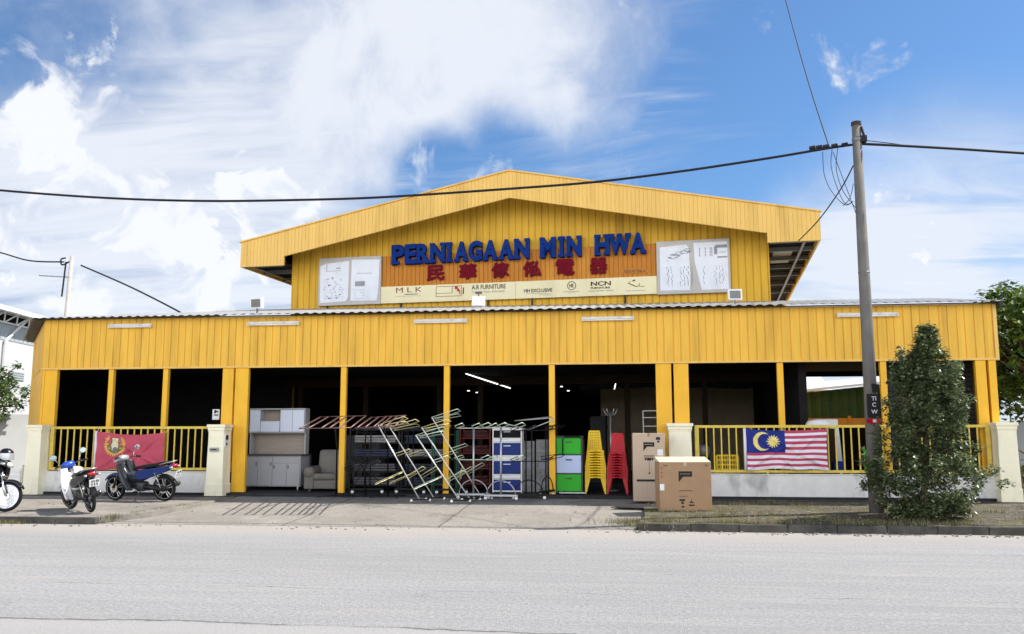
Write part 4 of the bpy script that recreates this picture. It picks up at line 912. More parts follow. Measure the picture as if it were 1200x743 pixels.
# armchair
r = thing('armchair', 'beige armchair under clear wrapping, behind a yellow post beside the kitchen cabinet', 'armchair', (7.95, 1.0, FZ), R(2))
b = MB(); b.bb(-.50, .52, -.42, .45, .06, .30); b.build('base', 'sofa_beige', r, bevel=.04)
b = MB(); b.bb(-.32, .34, -.46, .25, .30, .48); b.build('seat', 'sofa_beige', r, bevel=.06)
b = MB(); b.box((.02, .35, .72), (.78, .24, .76), rx=-.16); b.build('backrest', 'sofa_beige', r, bevel=.09)
for s_ in (-1, 1):
    b = MB(); b.loft([(0, 0, 0, .13, .13), (.06, 0, 0, .15, .15), (.84, 0, .02, .15, .15), (.9, 0, .02, .12, .12)], 14)
    o = b.build('arm', 'sofa_beige', r, smooth=True, xf=lambda a, c, d, s_=s_: (.01+s_*.42+c, -.48+a, .50+d*1.0))
    b = MB(); b.bb(.01+s_*.42-.13, .01+s_*.42+.13, -.46, .4, .06, .5); b.build('arm_panel', 'sofa_beige', o, bevel=.03)
    b = MB(); b.bb(s_*.4-.03, s_*.4+.03, -.38, -.3, .0, .06); b.build('foot', 'counter_dark', r)
# drying rack with long rods fanning towards the street
def rod_rack(label, foot, quad, rods, m):
    # a flat wing of rods between two end bars, tilted on top of a post
    r = thing('drying_rack', label, 'drying rack', foot, 0, 'drying racks in the open bays'); F0 = Vector(foot)
    A_, B_, C_, D_ = [Vector(q)-F0 for q in quad]
    hd = (A_+B_+C_+D_)/4
    b = MB(); b.tube([(0, 0, .02), (hd.x*.15, hd.y*.15, hd.z*.7), hd], .022, 8); b.build('pole', 'rack_black', r, smooth=True)
    for sy in (-1, 1):
        b = MB(); b.tube([(-.35, .4*sy, .03), (0, 0, .06), (.35, .4*sy, .03)], .016, 6); b.build('foot', 'rack_black', r, smooth=True)
    for q_ in ((A_, B_), (D_, C_)): b = MB(); b.tube(q_, .011, 6); b.build('end_bar', m, r, smooth=True)
    for i in range(rods):
        t = i/(rods-1); b = MB(); t += rnd.uniform(-.05, .05) if 0 < i < rods-1 else 0; b.tube([A_+(B_-A_)*t, D_+(C_-D_)*t], .017, 6); b.build('rod', m, r, smooth=True)
rod_rack('black drying rack with pinkish rods reaching over the driveway, left of the first slim post', (8.75, -.75, .27), ((8.35, -.9, 2.28), (9.55, -1.0, 2.30), (9.85, -3.2, 1.98), (8.68, -3.3, 1.96)), 6, 'rack_pink')
rod_rack('second drying rack with pinkish rods reaching over the driveway, right of the first slim post', (10.1, -.8, .27), ((9.7, -1.0, 2.26), (10.6, -1.1, 2.30), (10.85, -3.1, 2.02), (10.0, -3.2, 1.98)), 6, 'rack_pink')
rod_rack('low drying rack with dark rods slanting across the black shelving', (9.5, -.7, .27), (at(404, 548, -1.0), at(406, 556, -1.6), at(446, 541, -1.6), at(440, 535, -.9)), 4, 'rack_black')
# leaning garment stands: a pole with hooked arms, fallen over against each other
def hook_stand(label, base, tp, m, side):
    r = thing('garment_stand', label, 'garment stand', base, 0, 'leaning garment stands in the open bays')
    T = Vector(tp)-Vector(base); P = lambda t: T*t
    b = MB(); b.tube([P(.03), P(1)], .015, 8); b.build('pole', 'rack_white', r, smooth=True)
    def arm(p, dx, dy, dz, wd):
        b = MB(); e = p+Vector((dx, dy, dz)); n_ = Vector((.05*(1 if dx > 0 else -1), wd, -.05))
        b.tube([p, e, e+n_, p+n_*.9], .009, 6); b.build('arm', m, r, smooth=True)
    arm(P(1), .66, -.1, .20, .22); arm(P(.985), .60, .2, .12, .2)
    arm(P(.33), .42, -.1, .24, .1); arm(P(.40), -.62*side, -.2, -.28, .08); arm(P(.62), .34, .1, .12, .12)
    b = MB(); b.tube([(-.2, -.12, .05), (.2, .12, .05)], .016, 6); b.build('base_bar', 'rack_black', r, smooth=True)
    for sx in (-.2, .2):
        b = MB(); b.lathe([(0.001, -.015), (.032, -.015), (.032, .015), (0.001, .015)], (sx, sx*.6, .032), 'y', 12); b.build('caster', 'white_plastic', r, smooth=True)
    return r
for bx_, tx, Y_, m, sd_, lab in (((493, 582), (443, 498), -1.40, 'rack_yellow', 1, 'leftmost leaning garment stand with cream hooked arms, before the black shelving'),
                          ((510, 577), (457, 501), -.95, 'rack_yellow', 1, 'second leaning garment stand from the left, nested behind the leftmost'),
                          ((540, 584), (487, 510), -1.50, 'rack_green', 1, 'third leaning garment stand, lowest of the tilted ones, crossing the second slim post'),
                          ((552, 577), (494, 501), -1.05, 'rack_yellow', 0, 'fourth leaning garment stand with pale arms crossing the second slim post'),
                          ((566, 575), (506, 489), -.75, 'rack_green', 0, 'tallest leaning garment stand with a pale green top arm at the second slim post')):
    bp_ = at(bx_[0], bx_[1], Y_); hook_stand(lab, (bp_.x, Y_, (gz(Y_) if Y_ < -.32 else FZ)), at(tx[0], tx[1], Y_-.25), m, sd_)
def t_stand(label, loc, h, rz, dark=False, wide=.42):
    r = thing('wheeled_stand', label, 'garment rack', loc, rz, 'wheeled garment racks in the open bays'); m = 'rack_black' if dark else 'rack_steel'; mm = 'rack_black' if dark else 'rack_green'
    for x in ((-.0,) if not dark else (-.07, .07)):
        b = MB(); b.tube([(x, 0, .06), (x, 0, h)], .026 if not dark else .018, 8); b.build('pole', m, r, smooth=True)
    b = MB(); b.bb(-.42, .42, -.04, .04, .075, .13); b.build('base_bar', m, r, bevel=.01)
    b = MB(); b.tube([(.36*math.cos(R(a)), 0, .10+.36*math.sin(R(a))) for a in range(0, 181, 15)], .014, 6); b.build('base_arch', m if dark else 'rack_steel', r, smooth=True)
    for z_, n_ in ((h, 3), (h*.55, 2)):
        b = MB(); b.tube([(-wide, 0, z_), (wide, 0, z_)], .014, 6)
        b.build('crossbar', mm, r, smooth=True)
        for k_ in range(n_):
            x = -wide+2*wide*k_/(n_-1)
            b = MB(); b.tube([(x, 0, z_), (x-.02, -.28, z_+.05), (x+.16, -.30, z_+.12), (x+.18, .12, z_+.06), (x, 0, z_)], .010, 6); b.build('loop_arm', mm, r, smooth=True)
    for sx in (-.38, .38):
        b = MB(); b.lathe([(0.001, -.02), (.04, -.02), (.04, .02), (0.001, .02)], (sx, 0, .04), 'y', 12); b.build('caster', 'white_plastic', r, smooth=True)
    return r
t_stand('grey wheeled garment rack with half-round base, before the red shelving', (12.27, -.85, FZ-.06), 1.72, R(4))
t_stand('thicker grey wheeled garment rack with half-round base, before the blue drawers', (12.98, -1.05, FZ-.07), 1.74, R(-3))
r = t_stand('black wheeled garment rack with spread arms, before the third slim post', (13.65, -.9, FZ-.06), 1.66, R(5), True)
for (p0, p1, p2) in (((0, 0, 1.68), (-.62, -.25, 1.84), None), ((0, 0, 1.68), (.62, -.2, 1.92), None), ((-.35, .1, 1.90), (.55, .2, 2.0), (.60, -.2, 1.92)), ((-.35, .1, 1.90), (.5, -.05, 1.96), None)):
    b = MB(); b.tube([p for p in (p0, p1, p2) if p], .014, 6); b.build('top_arm', 'rack_steel', r, smooth=True)
t_stand('black wheeled garment rack tucked behind the third slim post', (14.05, -.35, FZ), 1.62, R(70), True, .3)
t_stand('black wheeled garment rack just right of the first slim post', (9.35, -.05, FZ), 1.55, R(12), True, .35)
t_stand('black wheeled garment rack between the leaning stands and the black shelving', (10.45, .1, FZ), 1.6, R(-8), True, .38)
t_stand('black wheeled garment rack behind the second slim post', (11.55, .05, FZ), 1.66, R(10), True, .38)
# shelving with bundles
def shelving(label, x0, x1, y0, y1, zs, m, top):
    r = thing('shelf_rack', label, 'shelving', ((x0+x1)/2, (y0+y1)/2, FZ), 0, 'metal shelving units in the open bays'); w_, d_ = (x1-x0)/2, (y1-y0)/2
    for sx in (-1, 1):
        for sy in (-1, 1): part('upright', m, [(sx*w_-.018, sx*w_+.018, sy*d_-.018, sy*d_+.018, 0, top-FZ)], r, 0)
    for z in zs: part('shelf', m, [(-w_+.02, w_-.02, -d_+.02, d_-.02, z-FZ-.03, z-FZ)], r, 0)
    return r
shelving('black shelving behind the drying racks, left of the two black units', 8.62, 9.98, .75, 1.35, (.50, .86, 1.25, 1.62, 1.98), 'rack_black', 2.06)
shelving('black shelving behind the leaning garment stands, right of the two black units', 10.05, 11.25, .75, 1.35, (.50, .86, 1.25, 1.62, 1.98), 'rack_black', 2.06)
shelving('red shelving behind the grey wheeled garment racks', 11.62, 12.42, .9, 1.4, (.55, .95, 1.35, 1.75, 2.02), 'shelf_red', 2.08)
shelving('green shelving behind the second slim post', 10.95, 11.6, .45, .72, (.55, 1.2, 1.85), 'shelf_green', 1.95)
q = random.Random(3); cnt = 0
lev = {.50: 'bottom shelf', .86: 'second shelf', 1.25: 'middle shelf', 1.62: 'fourth shelf', 1.98: 'top shelf'}
for un, (xa, xb) in (('left black shelving', (8.68, 9.92)), ('right black shelving', (10.1, 11.2))):
    for z, nm in lev.items():
        m = q.choice(('bundle_blue', 'bundle_grey', 'bundle_blue', 'carton_grey')); h = .2 if z < 1.9 else .07
        b = MB(); n_ = 3 if z < 1.9 else 2
        for k_ in range(n_): b.bb(-(xb-xa)/2+.02+q.uniform(0, .03), (xb-xa)/2-.02-q.uniform(0, .05), -.28+q.uniform(0, .03), .26, k_*h/n_+.004, (k_+1)*h/n_-.006)
        o = b.build('bundle', m, bevel=.02); o.location = ((xa+xb)/2, 1.05, z+.001)
        tag(o, 'flat wrapped bundle lying on the %s of the %s' % (nm, un), 'bundle', 'bundles on the black shelving')
for z, nm in ((.55, 'bottom'), (.95, 'second'), (1.35, 'third'), (1.75, 'fourth')):
    b = MB(); b.bb(-.36, .36, -.2, .2, .003, .12); b.bb(-.33, .34, -.21, .19, .124, .2); o = b.build('bundle', 'bundle_red', bevel=.02); o.location = (12.02, 1.15, z); tag(o, 'dark red bundle on the %s shelf from below of the red shelving' % nm, 'bundle', 'bundles on the red shelving')
# blue drawers in a white frame
def drawer_tower(label, loc, w_, d_, tiers, frame, fz, rz=0.):
    r = thing('drawer_tower', label, 'drawer tower', loc, rz, 'plastic drawer towers in the open bays'); z = .06
    H = sum(t[0] for t in tiers)+.06
    part('frame', frame, [(-w_/2, -w_/2+.03, -d_/2, d_/2, 0, H), (w_/2-.03, w_/2, -d_/2, d_/2, 0, H), (-w_/2+.031, w_/2-.031, d_/2-.02, d_/2, .05, H-.01), (-w_/2+.031, w_/2-.031, -d_/2, d_/2-.021, .02, .055)], r)
    part('top_panel', frame, [(-w_/2-.01, w_/2+.01, -d_/2-.01, d_/2+.01, H+.001, H+.03)], r, .008)
    for h, m in tiers:
        part('divider', frame, [(-w_/2+.031, w_/2-.031, -d_/2-.004, d_/2-.03, z+h-.022, z+h-.002)], r, 0)
        o = part('drawer', m, [(-w_/2+.034, w_/2-.034, -d_/2-.012, d_/2-.04, z+.004, z+h-.026)], r, .012)
        b = MB(); b.bb(-w_*.12, w_*.12, -d_/2-.03, -d_/2-.0125, z+h*.68, z+h*.74); b.build('handle', frame, o); z += h
    return r
drawer_tower('tall white-framed tower of blue drawers behind the grey wheeled garment rack', (12.92, .85, FZ), .78, .5, [(.30, 'plastic_blue'), (.12, 'white_plastic'), (.36, 'plastic_blue'), (.13, 'white_plastic'), (.34, 'plastic_blue'), (.11, 'white_plastic'), (.22, 'dark_inside')], 'white_plastic', 0)  # topmost tier is painted near-black for a shaded open compartment
drawer_tower('green and pale blue drawer tower between the third slim post and the yellow chairs', (14.56, .55, FZ), .70, .5, [(.46, 'plastic_green'), (.48, 'plastic_pale'), (.44, 'plastic_green')], 'counter_dark', 0)
for (x, z0, z1, lab) in ((13.30, FZ, 1.66, 'tall pale printed carton behind the black wheeled garment rack, left of the pair'), (13.72, FZ, 1.70, 'tall pale printed carton behind the black wheeled garment rack, right of the pair')):
    b = MB(); b.bb(-.19, .19, -.2, .2, 0, z1-z0); o = b.build('carton', 'carton_grey', bevel=.01); o.location = (x+.12, 1.15, z0); tag(o, lab, 'carton', 'pale cartons in the fourth bay')
    b = MB(); b.bb(-.16, .16, -.204, -.201, .2, .26); b.bb(-.1, .1, -.204, -.201, .6, .9); b.bb(-.16, .16, -.204, -.201, 1.05, 1.1); b.build('print', 'print_grey', o)
# folded black trolley in front of the green drawers
r = thing('folded_trolley', 'black folded trolley leaning in front of the green and pale blue drawer tower', 'trolley', (14.93, .1, FZ), 0)
b = MB(); b.tube([(.02, 0, .05), (.02, .12, 1.38), (-.1, .14, 1.45), (-.45, .14, 1.45), (-.52, .12, 1.38), (-.52, .1, 1.0)], .016, 8); b.build('frame', 'rack_black', r, smooth=True)
b = MB(); b.bb(-.6, .06, -.12, .10, .03, .06); b.build('platform', 'rack_steel', r)
for sx in (-.5, .02):
    b = MB(); b.lathe([(0.001, -.02), (.04, -.02), (.04, .02), (0.001, .02)], (sx, -.05, .04), 'x', 12); b.build('wheel', 'tyre', r, smooth=True)

# ------------------------------------------------------------------ stacked plastic chairs
def chair(m, lattice):
    r = thing('plastic_chair', '', 'chair', (0, 0, 0))
    b = MB(); b.add([(-.20, -.20, .43), (.20, -.20, .43), (.19, .19, .43), (-.19, .19, .43), (-.215, -.215, .40), (.215, -.215, .40), (.205, .205, .40), (-.205, .205, .40)], [(0, 1, 2, 3), (0, 4, 5, 1), (1, 5, 6, 2), (2, 6, 7, 3), (3, 7, 4, 0)]); o = b.build('seat', m, r); o.modifiers.new('thick', 'SOLIDIFY').thickness = .008
    for sx in (-1, 1):
        for sy in (-1, 1):
            x0, y0 = sx*.205, sy*.205; x1, y1 = sx*.265, sy*.265
            b = MB(); b.add([(x0-sx*.085, y0, .415), (x0, y0, .415), (x0, y0-sy*.085, .415), (x1-sx*.035, y1, 0), (x1, y1, 0), (x1, y1-sy*.035, 0)], [(0, 1, 4, 3), (1, 2, 5, 4)]); o = b.build('leg', m, r); o.modifiers.new('thick', 'SOLIDIFY').thickness = .007
    b = MB()                                       # front apron in two halves with a lip, so that a stack shows its layers
    for sx in (-1, 1):
        b.bb(sx*.05, sx*.215, -.232, -.222, .398, .425); b.bb(sx*.05, sx*.226, -.250, -.2225, .390, .3975)
    b.bb(-.2, .2, -.2215, -.20, .418, .426)
    b.build('apron', m, r)
    b = MB(); W0, W1 = .165, .185
    def px(t): return (.195-.035*t)*(1-max(0., t-.8)*.9)
    def yz(t): return (.19+.10*t, .43+.50*t)
    def cell(xa, xb, ta, tb):
        vs = []
        for t, f_ in ((ta, 0), (ta, 1), (tb, 1), (tb, 0)):
            x = xb if f_ else xa; y, z = yz(t); vs.append((x*px(t), y-.015*(1-x*x), z))
        b.add(vs+[(a, c+.007, d) for a, c, d in vs], [(0, 1, 2, 3), (4, 5, 6, 7), (0, 1, 5, 4), (1, 2, 6, 5), (2, 3, 7, 6), (3, 0, 4, 7)])
    for xa in (-1., -.6, -.2, .2, .6): cell(xa, xa+.4, .90, 1.); cell(xa, xa+.4, 0, .05 if lattice else .10)
    cell(-1, -.78, .05 if lattice else .1, .9); cell(.78, 1, .05 if lattice else .1, .9)
    if lattice:
        for k_ in range(1, 5): x = -.78+1.56*k_/5; cell(x-.06, x+.06, .05, .9)
        for k_ in range(6): t = .14+k_*.13; cell(-.78, .78, t, t+.045)
    else:
        cell(-.78, .78, .55, .9)
        for k_ in range(4):
            cell(-.78, -.28, .10+k_*.1125, .2125+k_*.1125); cell(.28, .78, .10+k_*.1125, .2125+k_*.1125)
            cell(-.28, -.12 if k_ % 2 else -.2, .10+k_*.1125, .2125+k_*.1125); cell(.12 if k_ % 2 else .2, .28, .10+k_*.1125, .2125+k_*.1125); cell(-.06, .06, .12+k_*.1125, .18+k_*.1125)
    b.build('backrest', m, r); return r
def stack(proto, x, y, rz, n, pitch, col, where, sc):
    for i in range(n):
        o = proto if i == 0 else copy_tree(proto)
        o.location = (x+rnd.uniform(-.004, .004), y+.012*i, FZ+.002+i*pitch); o.rotation_euler = (0, 0, rz+rnd.uniform(-.02, .02)); o.scale = (sc, sc, sc)
        o['group'] = '%s chairs in the stack' % col
        o['label'] = ('%s plastic chair at the bottom of the stack %s' if i == 0 else '%s plastic chair topmost in the stack %s' if i == n-1 else '%s plastic chair nested inside the stack %s') % (col, where)
stack(chair('plastic_yellow', True), 15.22, .55, R(3), 11, .066, 'yellow', 'beside the green drawer tower', 1.02)
stack(chair('plastic_red', False), 15.80, .55, R(-3), 10, .066, 'red', 'right of the yellow chairs', 1.02)

# ------------------------------------------------------------------ cardboard boxes
def cbox(label, loc, rz, w_, d_, h, m, tall, tilt=0.):
    r = thing('cardboard_box', label, 'cardboard box', loc, rz, 'cardboard boxes by the third gate pillar'); r.rotation_euler = (0, tilt, rz)
    part('carton', m, [(-w_/2, w_/2, -d_/2, d_/2, 0, h)], r, .012)
    if not tall:
        b = MB(); b.prism([(-d_/2, h+.003), (d_/2, h+.003), (d_/2, h+.10), (d_/2-.02, h+.105)], -w_/2+.004, w_/2-.004, 'x'); b.build('lid', 'lid_pale', r)
    y = -d_/2-.001
    def pr(name, mm, boxes, dy=.002):
        b = MB()
        for a in boxes: b.bb(a[0], a[1], y-dy, y, a[2], a[3])
        return b.build(name, mm, r)
    part('tape', 'cardboard_pale' if m == 'cardboard' else 'cardboard', [(-.03, .03, y-.0008, y, h-.08, h)], r, 0)
    b = MB(); s_ = w_*.13 if not tall else w_*.17; zc_ = h*.70 if not tall else h*.80
    b.prism([(-s_, zc_+s_*.8), (s_, zc_+s_*.8), (s_, zc_), (-s_*.35, zc_-s_*.0), (-s_, zc_-s_*.8)], y-.002, y); b.build('logo_mark', 'print_black', r)
    pr('logo_stripe', m, [(-s_*.75+k_*s_*.3, -s_*.55+k_*s_*.3, zc_+s_*.36, zc_+s_*.46) for k_ in range(5)], .003)
    pr('fine_print', 'print_brown', [(-s_, s_, zc_-s_*1.75, zc_-s_*1.6), (-s_*.9, s_*.8, zc_-s_*1.95, zc_-s_*1.85), (-s_*.9, s_*.95, zc_-s_*2.15, zc_-s_*2.05)] if tall else [(-s_, s_, zc_-s_*2.1, zc_-s_*1.95), (-s_, s_*.3, zc_-s_*2.9, zc_-s_*2.8)])
    if tall:
        pr('handling_symbol', 'print_black', [(-.10, -.06, h*.60, h*.63), (-.05, .05, h*.595, h*.635), (.06, .10, h*.60, h*.63), (-.004, .004, h*.42, h*.58), (-.02, .02, h*.40, h*.42), (.17, .27, h*.90, h*.94), (.2, .25, h*.86, h*.89)])
        pr('size_table', 'print_grey', [(-.30, .32, h*.28, h*.285), (-.30, .32, h*.05, h*.055)]+[(-.30+.124*k_, -.296+.124*k_, h*.055, h*.28) for k_ in range(6)])
        pr('black_band', 'print_black', [(-.30, .32, h*.29, h*.32)])
        pr('paper_label', 'paper_white', [(.2, .33, h*.67, h*.76)])
    else:
        pr('handling_symbol', 'print_black', [(-.14, -.02, h*.20, h*.24), (-.10, -.05, h*.14, h*.19), (.08, .16, h*.16, h*.19), (.115, .125, h*.19, h*.25), (.06, .18, h*.10, h*.13), (-.10, -.04, h*.07, h*.10)])
        pr('edge_print', 'print_red', [(-w_*.47, -w_*.445, h*.86, h*.90), (-w_*.47, -w_*.44, h*.77, h*.80), (-w_*.468, -w_*.445, h*.68, h*.72)])
        pr('paper_label', 'paper_white', [(-w_*.495, -w_*.41, h*.42, h*.55)])
        pr('corner_print', 'print_brown', [(w_*.38, w_*.44, h*.92, h*.95), (-w_*.42, -w_*.34, h*.92, h*.945)])
cbox('tall narrow cardboard box with a printed size table, behind the wider box', (16.55, -.95, .26), R(1), .76, .55, 1.60, 'cardboard_pale', True)
cbox('wide brown cardboard box standing on the verge edge, in front of the taller box', (17.23, -2.75, gz(-2.75)), R(7), 1.12, .62, 1.03, 'cardboard', False, R(0))
b = MB(); b.prism([(-.85, -.35), (.15, -.55), (.45, .4), (-.35, .45)], 0, .018, 'z'); o = b.build('shadow_sheet', 'dark_floor'); o.location = (16.5, -1.9, .2); o.rotation_euler = (R(2.2), 0, 0); tag(o, 'dark sheet standing in for the cast shadow left of the wide cardboard box', 'shadow sheet')  # flat dark sheet painted in for the wide box's cast shadow

# ------------------------------------------------------------------ things behind the right railing
r = thing('plastic_crate', 'yellow plastic crate behind the right railing, left of the striped flag', 'crate', (18.55, .5, FZ)); 
b = MB()
for sx in (-.27, .27): b.bb(sx-.012, sx+.012, -.2, .2, .5, .98)
for k_ in range(5): b.bb(-.257, .257, -.21, -.19, .5+k_*.115, .54+k_*.115)
for k_ in range(9): b.bb(-.26+k_*.062, -.235+k_*.062, -.2085, -.1915, .505, .97)
b.build('crate_body', 'plastic_yellow', r); part('carton_stand', 'carton_grey', [(-.3, .3, -.2, .2, 0, .49)], r)
r = thing('fan', 'grey standing fan behind the right railing near the third gate pillar', 'fan', (17.98, .5, FZ)); b = MB(); b.tube([(0, 0, 0), (0, 0, .95)], .02); b.lathe([(.2, 0), (.2, .03), (.03, .05)]); b.build('stand', 'rack_steel', r, smooth=True)
b = MB(); b.lathe([(.001, -.09), (.1, -.08), (.17, -.03), (.18, 0), (.17, .03), (.1, .06), (.001, .07)], (0, 0, 1.08), 'y'); b.build('cage', 'steel_grey', r, smooth=True)
r = thing('chair_stack', 'white plastic chair standing behind the right railing, right of the striped flag', 'chair', (21.35, .9, FZ), R(20)); r.name = 'garden_chair'
part('seat', 'white_plastic', [(-.25, .25, -.25, .25, .55, .59)], r); 
b = MB(); b.box((0, .25, 1.25), (.55, .04, 1.3), rx=-.12); b.build('backrest', 'white_plastic', r, bevel=.02)
for sx in (-1, 1):
    for sy in (-1, 1): part('leg', 'white_plastic', [(sx*.22-.025, sx*.22+.025, sy*.22-.025, sy*.22+.025, 0, .55)], r)
b = MB(); b.loft([(-.33, 0, 0, .06, .03), (-.25, 0, .05, .15, .10), (0, 0, .07, .18, .13), (.25, 0, .05, .15, .10), (.33, 0, 0, .06, .03)]); o = b.build('cushion', 'white_plastic', smooth=True); o.location = (20.85, .6, 2.02); tag(o, 'white cushion showing above the right railing beside the flag', 'cushion')
b = MB(); b.bb(-.35, .35, -.25, .25, 0, 1.65); o = b.build('storage_cupboard', 'dark_yellow', bevel=.01); o.location = (20.9, .75, FZ); tag(o, 'dark brown cupboard behind the striped flag carrying the white cushion', 'cupboard')
b = MB(); b.bb(-.14, .14, -.1, .1, 0, .55); o = b.build('storage_tub', 'plastic_blue', bevel=.02); o.location = (21.25, .3, .62); tag(o, 'blue tub behind the right railing beside the white chair', 'tub')
b = MB(); b.bb(-.25, .25, -.12, .12, 0, .29); o = b.build('wooden_box', 'plank_orange', bevel=.01); o.location = (21.25, .3, FZ); tag(o, 'low wooden box under the blue tub behind the right railing', 'box')
b = MB()
for k_ in range(6): b.bb(-.3, .3, -.2, -.18, .55+k_*.1, .61+k_*.1)
for k_ in range(5): b.bb(-.29+k_*.14, -.26+k_*.14, -.1795, -.16, .0, 1.2)
o = b.build('slatted_basket', 'plastic_green'); o.location = (22.15, .5, FZ); tag(o, 'green slatted plastic basket rack behind the right railing beside the pole', 'basket')
# notice hung in the left porch
b = MB(); b.bb(-.10, .10, -.004, .004, -.14, .14); o = b.build('paper_notice', 'paper_white'); o.location = (4.98, .3, 2.38); tag(o, 'small white notice hanging above the left railing by the second gate pillar', 'notice')
b = MB(); b.bb(-.05, .0, -.007, -.0045, .03, .12); b.bb(.0, .06, -.007, -.0045, .06, .1); b.bb(-.06, .07, -.007, -.0045, -.03, .0); b.build('notice_print', 'print_black', o)
# dim goods and fittings inside
for (u, v, w_, h, d_, m, nm, lab) in ((-5.6, .8, 1.4, 1.5, .6, 'bundle_grey', 'display_cabinet', 'dark display cabinet deep inside behind the armchair'), (5.0, -.9, .7, 1.75, .5, 'dark_yellow', 'wardrobe', 'dark wardrobe inside the shop right of the third gate pillar'), (-7.0, -2.6, 1.8, .9, .8, 'bundle_grey', 'mattress_pile', 'grey mattress pile behind the left railing'), (2.6, .6, .5, 2.1, .5, 'shutter_grey', 'locker', 'tall grey locker inside behind the red chairs')):
    p = G(u, v, FZ+.003); b = MB(); b.bb(-w_/2, w_/2, -d_/2, d_/2, 0, h); b.bb(-w_/2+.04, w_/2-.04, -d_/2-.015, -d_/2-.001, .08, h*.48); b.bb(-w_/2+.04, w_/2-.04, -d_/2-.015, -d_/2-.001, h*.52, h-.05); o = b.build(nm, m, bevel=.01); o.location = p; o.rotation_euler = (0, 0, GT); tag(o, lab, nm.replace('_', ' '))
r = thing('wire_shelf', 'small white wire shelf inside, above the tall cardboard box', 'shelf', (16.75, 1.6, FZ)); b = MB()
for sx in (-.25, .25): b.tube([(sx, 0, 0), (sx, 0, 2.15)], .012, 6)
b.build('upright', 'white_plastic', r); 
for z in (.9, 1.3, 1.72, 1.95, 2.13): part('shelf', 'white_plastic', [(-.24, .24, -.12, .12, z, z+.015)], r, 0)
r = thing('coat_stand', 'dark coat stand with silver hooks standing behind the red chairs', 'coat stand', (15.62, 1.6, FZ)); b = MB(); b.tube([(0, 0, 0), (0, 0, 2.1)], .025); b.lathe([(.22, 0), (.22, .03), (.03, .06)]); b.build('pole', 'rack_steel', r, smooth=True); b = MB()
for k_ in range(6): a = k_*1.05; b.tube([(0, 0, 2.0), (.12*math.cos(a), .12*math.sin(a), 2.05), (.2*math.cos(a), .2*math.sin(a), 2.2)], .012, 6)
b.build('hook', 'rack_steel', r, smooth=True)
def lit(p0, p1, lab):
    b = MB(); p0, p1 = Vector(p0), Vector(p1); c = (p0+p1)/2; b.tube([p0-c, p1-c], .015, 8); r = thing('ceiling_tube', lab, 'ceiling light', c, 0, 'lit tubes inside the shop'); b.build('tube', 'lit_tube', r, smooth=True)
    b = MB(); d = (p1-p0); b.tube([p0-c+Vector((0, 0, .05)), p1-c+Vector((0, 0, .05))], .03, 6); b.build('batten', 'steel_grey', r)
A = at(546, 438, 4.3); Bp = at(598, 455, 6.6); lit(A, Bp, 'lit ceiling tube inside, seen left of the third slim post')
A = at(725, 434, 7.0); Bp = at(720, 456, 9.5); lit(A, Bp, 'lit ceiling tube inside, seen above the red chairs')
for (px_, py_, lab) in ((549, 458, 'small glowing ceiling lamp inside, left one of the pair by the second slim post'), (559, 460, 'small glowing ceiling lamp inside, right one of the pair by the second slim post'), (658, 453, 'small glowing ceiling lamp inside, just right of the third slim post'), (666, 458, 'small glowing ceiling lamp inside, above the green drawer tower')):
    p = at(px_, py_, 14.); lit(p+Vector((-.05, 0, 0)), p+Vector((.05, 0, 0)), lab)

# ------------------------------------------------------------------ poles and cables
r = thing('utility_pole', 'tall weathered concrete utility pole on the grass verge beside the conical bush', 'utility pole', (21.22, -2.95, .15), group='utility poles')
b = MB(); b.tube([(0, 0, 0), (.005, 0, 4.2), (.01, 0, 8.5)], .155, 18, .095); b.build('shaft', 'concrete_pole', r, smooth=True)
b = MB(); b.lathe([(.109, 8.5), (.11, 8.58), (.06, 8.6), (0.001, 8.6)], (.01, 0, 0)); b.build('cap', 'dark_trim', r)
b = MB(); b.lathe([(.10, 8.12), (.112, 8.14), (.112, 8.2), (.10, 8.22)], (.01, 0, 0)); b.build('clamp_band', 'steel_grey', r)
b = MB(); b.lathe([(.118, 5.15), (.128, 5.17), (.118, 5.19)], (.005, 0, 0)); b.build('joint_band', 'steel_grey', r)
b = MB(); b.bb(.06, .2, -.1, .05, 8.1, 8.24); b.tube([(.1, -.05, 8.45), (.14, -.08, 8.25)], .03); b.build('cable_clamp', 'cable_black', r)
b = MB(); b.bb(-.13, .15, -.205, -.18, 2.02, 2.52); b.build('notice_board', 'print_black', r)
for ch, z in (('TI', 2.38), ('C', 2.25), ('W', 2.10)): text(ch, .085, None, .004, .01, None, 'notice_lettering', 'paper_white', r, .01, -.206, z, center=True)
b = MB(); b.bb(-.15, .16, -.195, -.17, 1.90, 2.0); b.build('red_notice', 'lamp_red', r); b = MB(); b.bb(-.03, .05, -.199, -.1955, 1.92, 1.98); b.build('notice_mark', 'paper_white', r)
b = MB(); b.prism([(.0, 2.55), (.12, 2.55), (.15, 2.72), (-.02, 2.74)], -.2, -.17); b.build('black_tag', 'print_black', r)
def cable(pts, rad, label, mat_='cable_black'):
    b = MB(); c = Vector(pts[len(pts)//2]); b.tube([Vector(p)-c for p in pts], rad, 6); o = b.build('cable', mat_, smooth=True); o.location = c; return tag(o, label, 'cable', 'overhead cables')
def spl(pts, n=8):
    P = [Vector(p) for p in pts]; out = []
    for i in range(len(P)-1):
        p0, p1, p2, p3 = P[max(i-1, 0)], P[i], P[i+1], P[min(i+2, len(P)-1)]
        for k_ in range(n):
            t = k_/n; out.append(.5*((2*p1)+(-p0+p2)*t+(2*p0-5*p1+4*p2-p3)*t*t+(-p0+3*p1-3*p2+p3)*t**3))
    return out+[P[-1]]
YP_ = -2.95
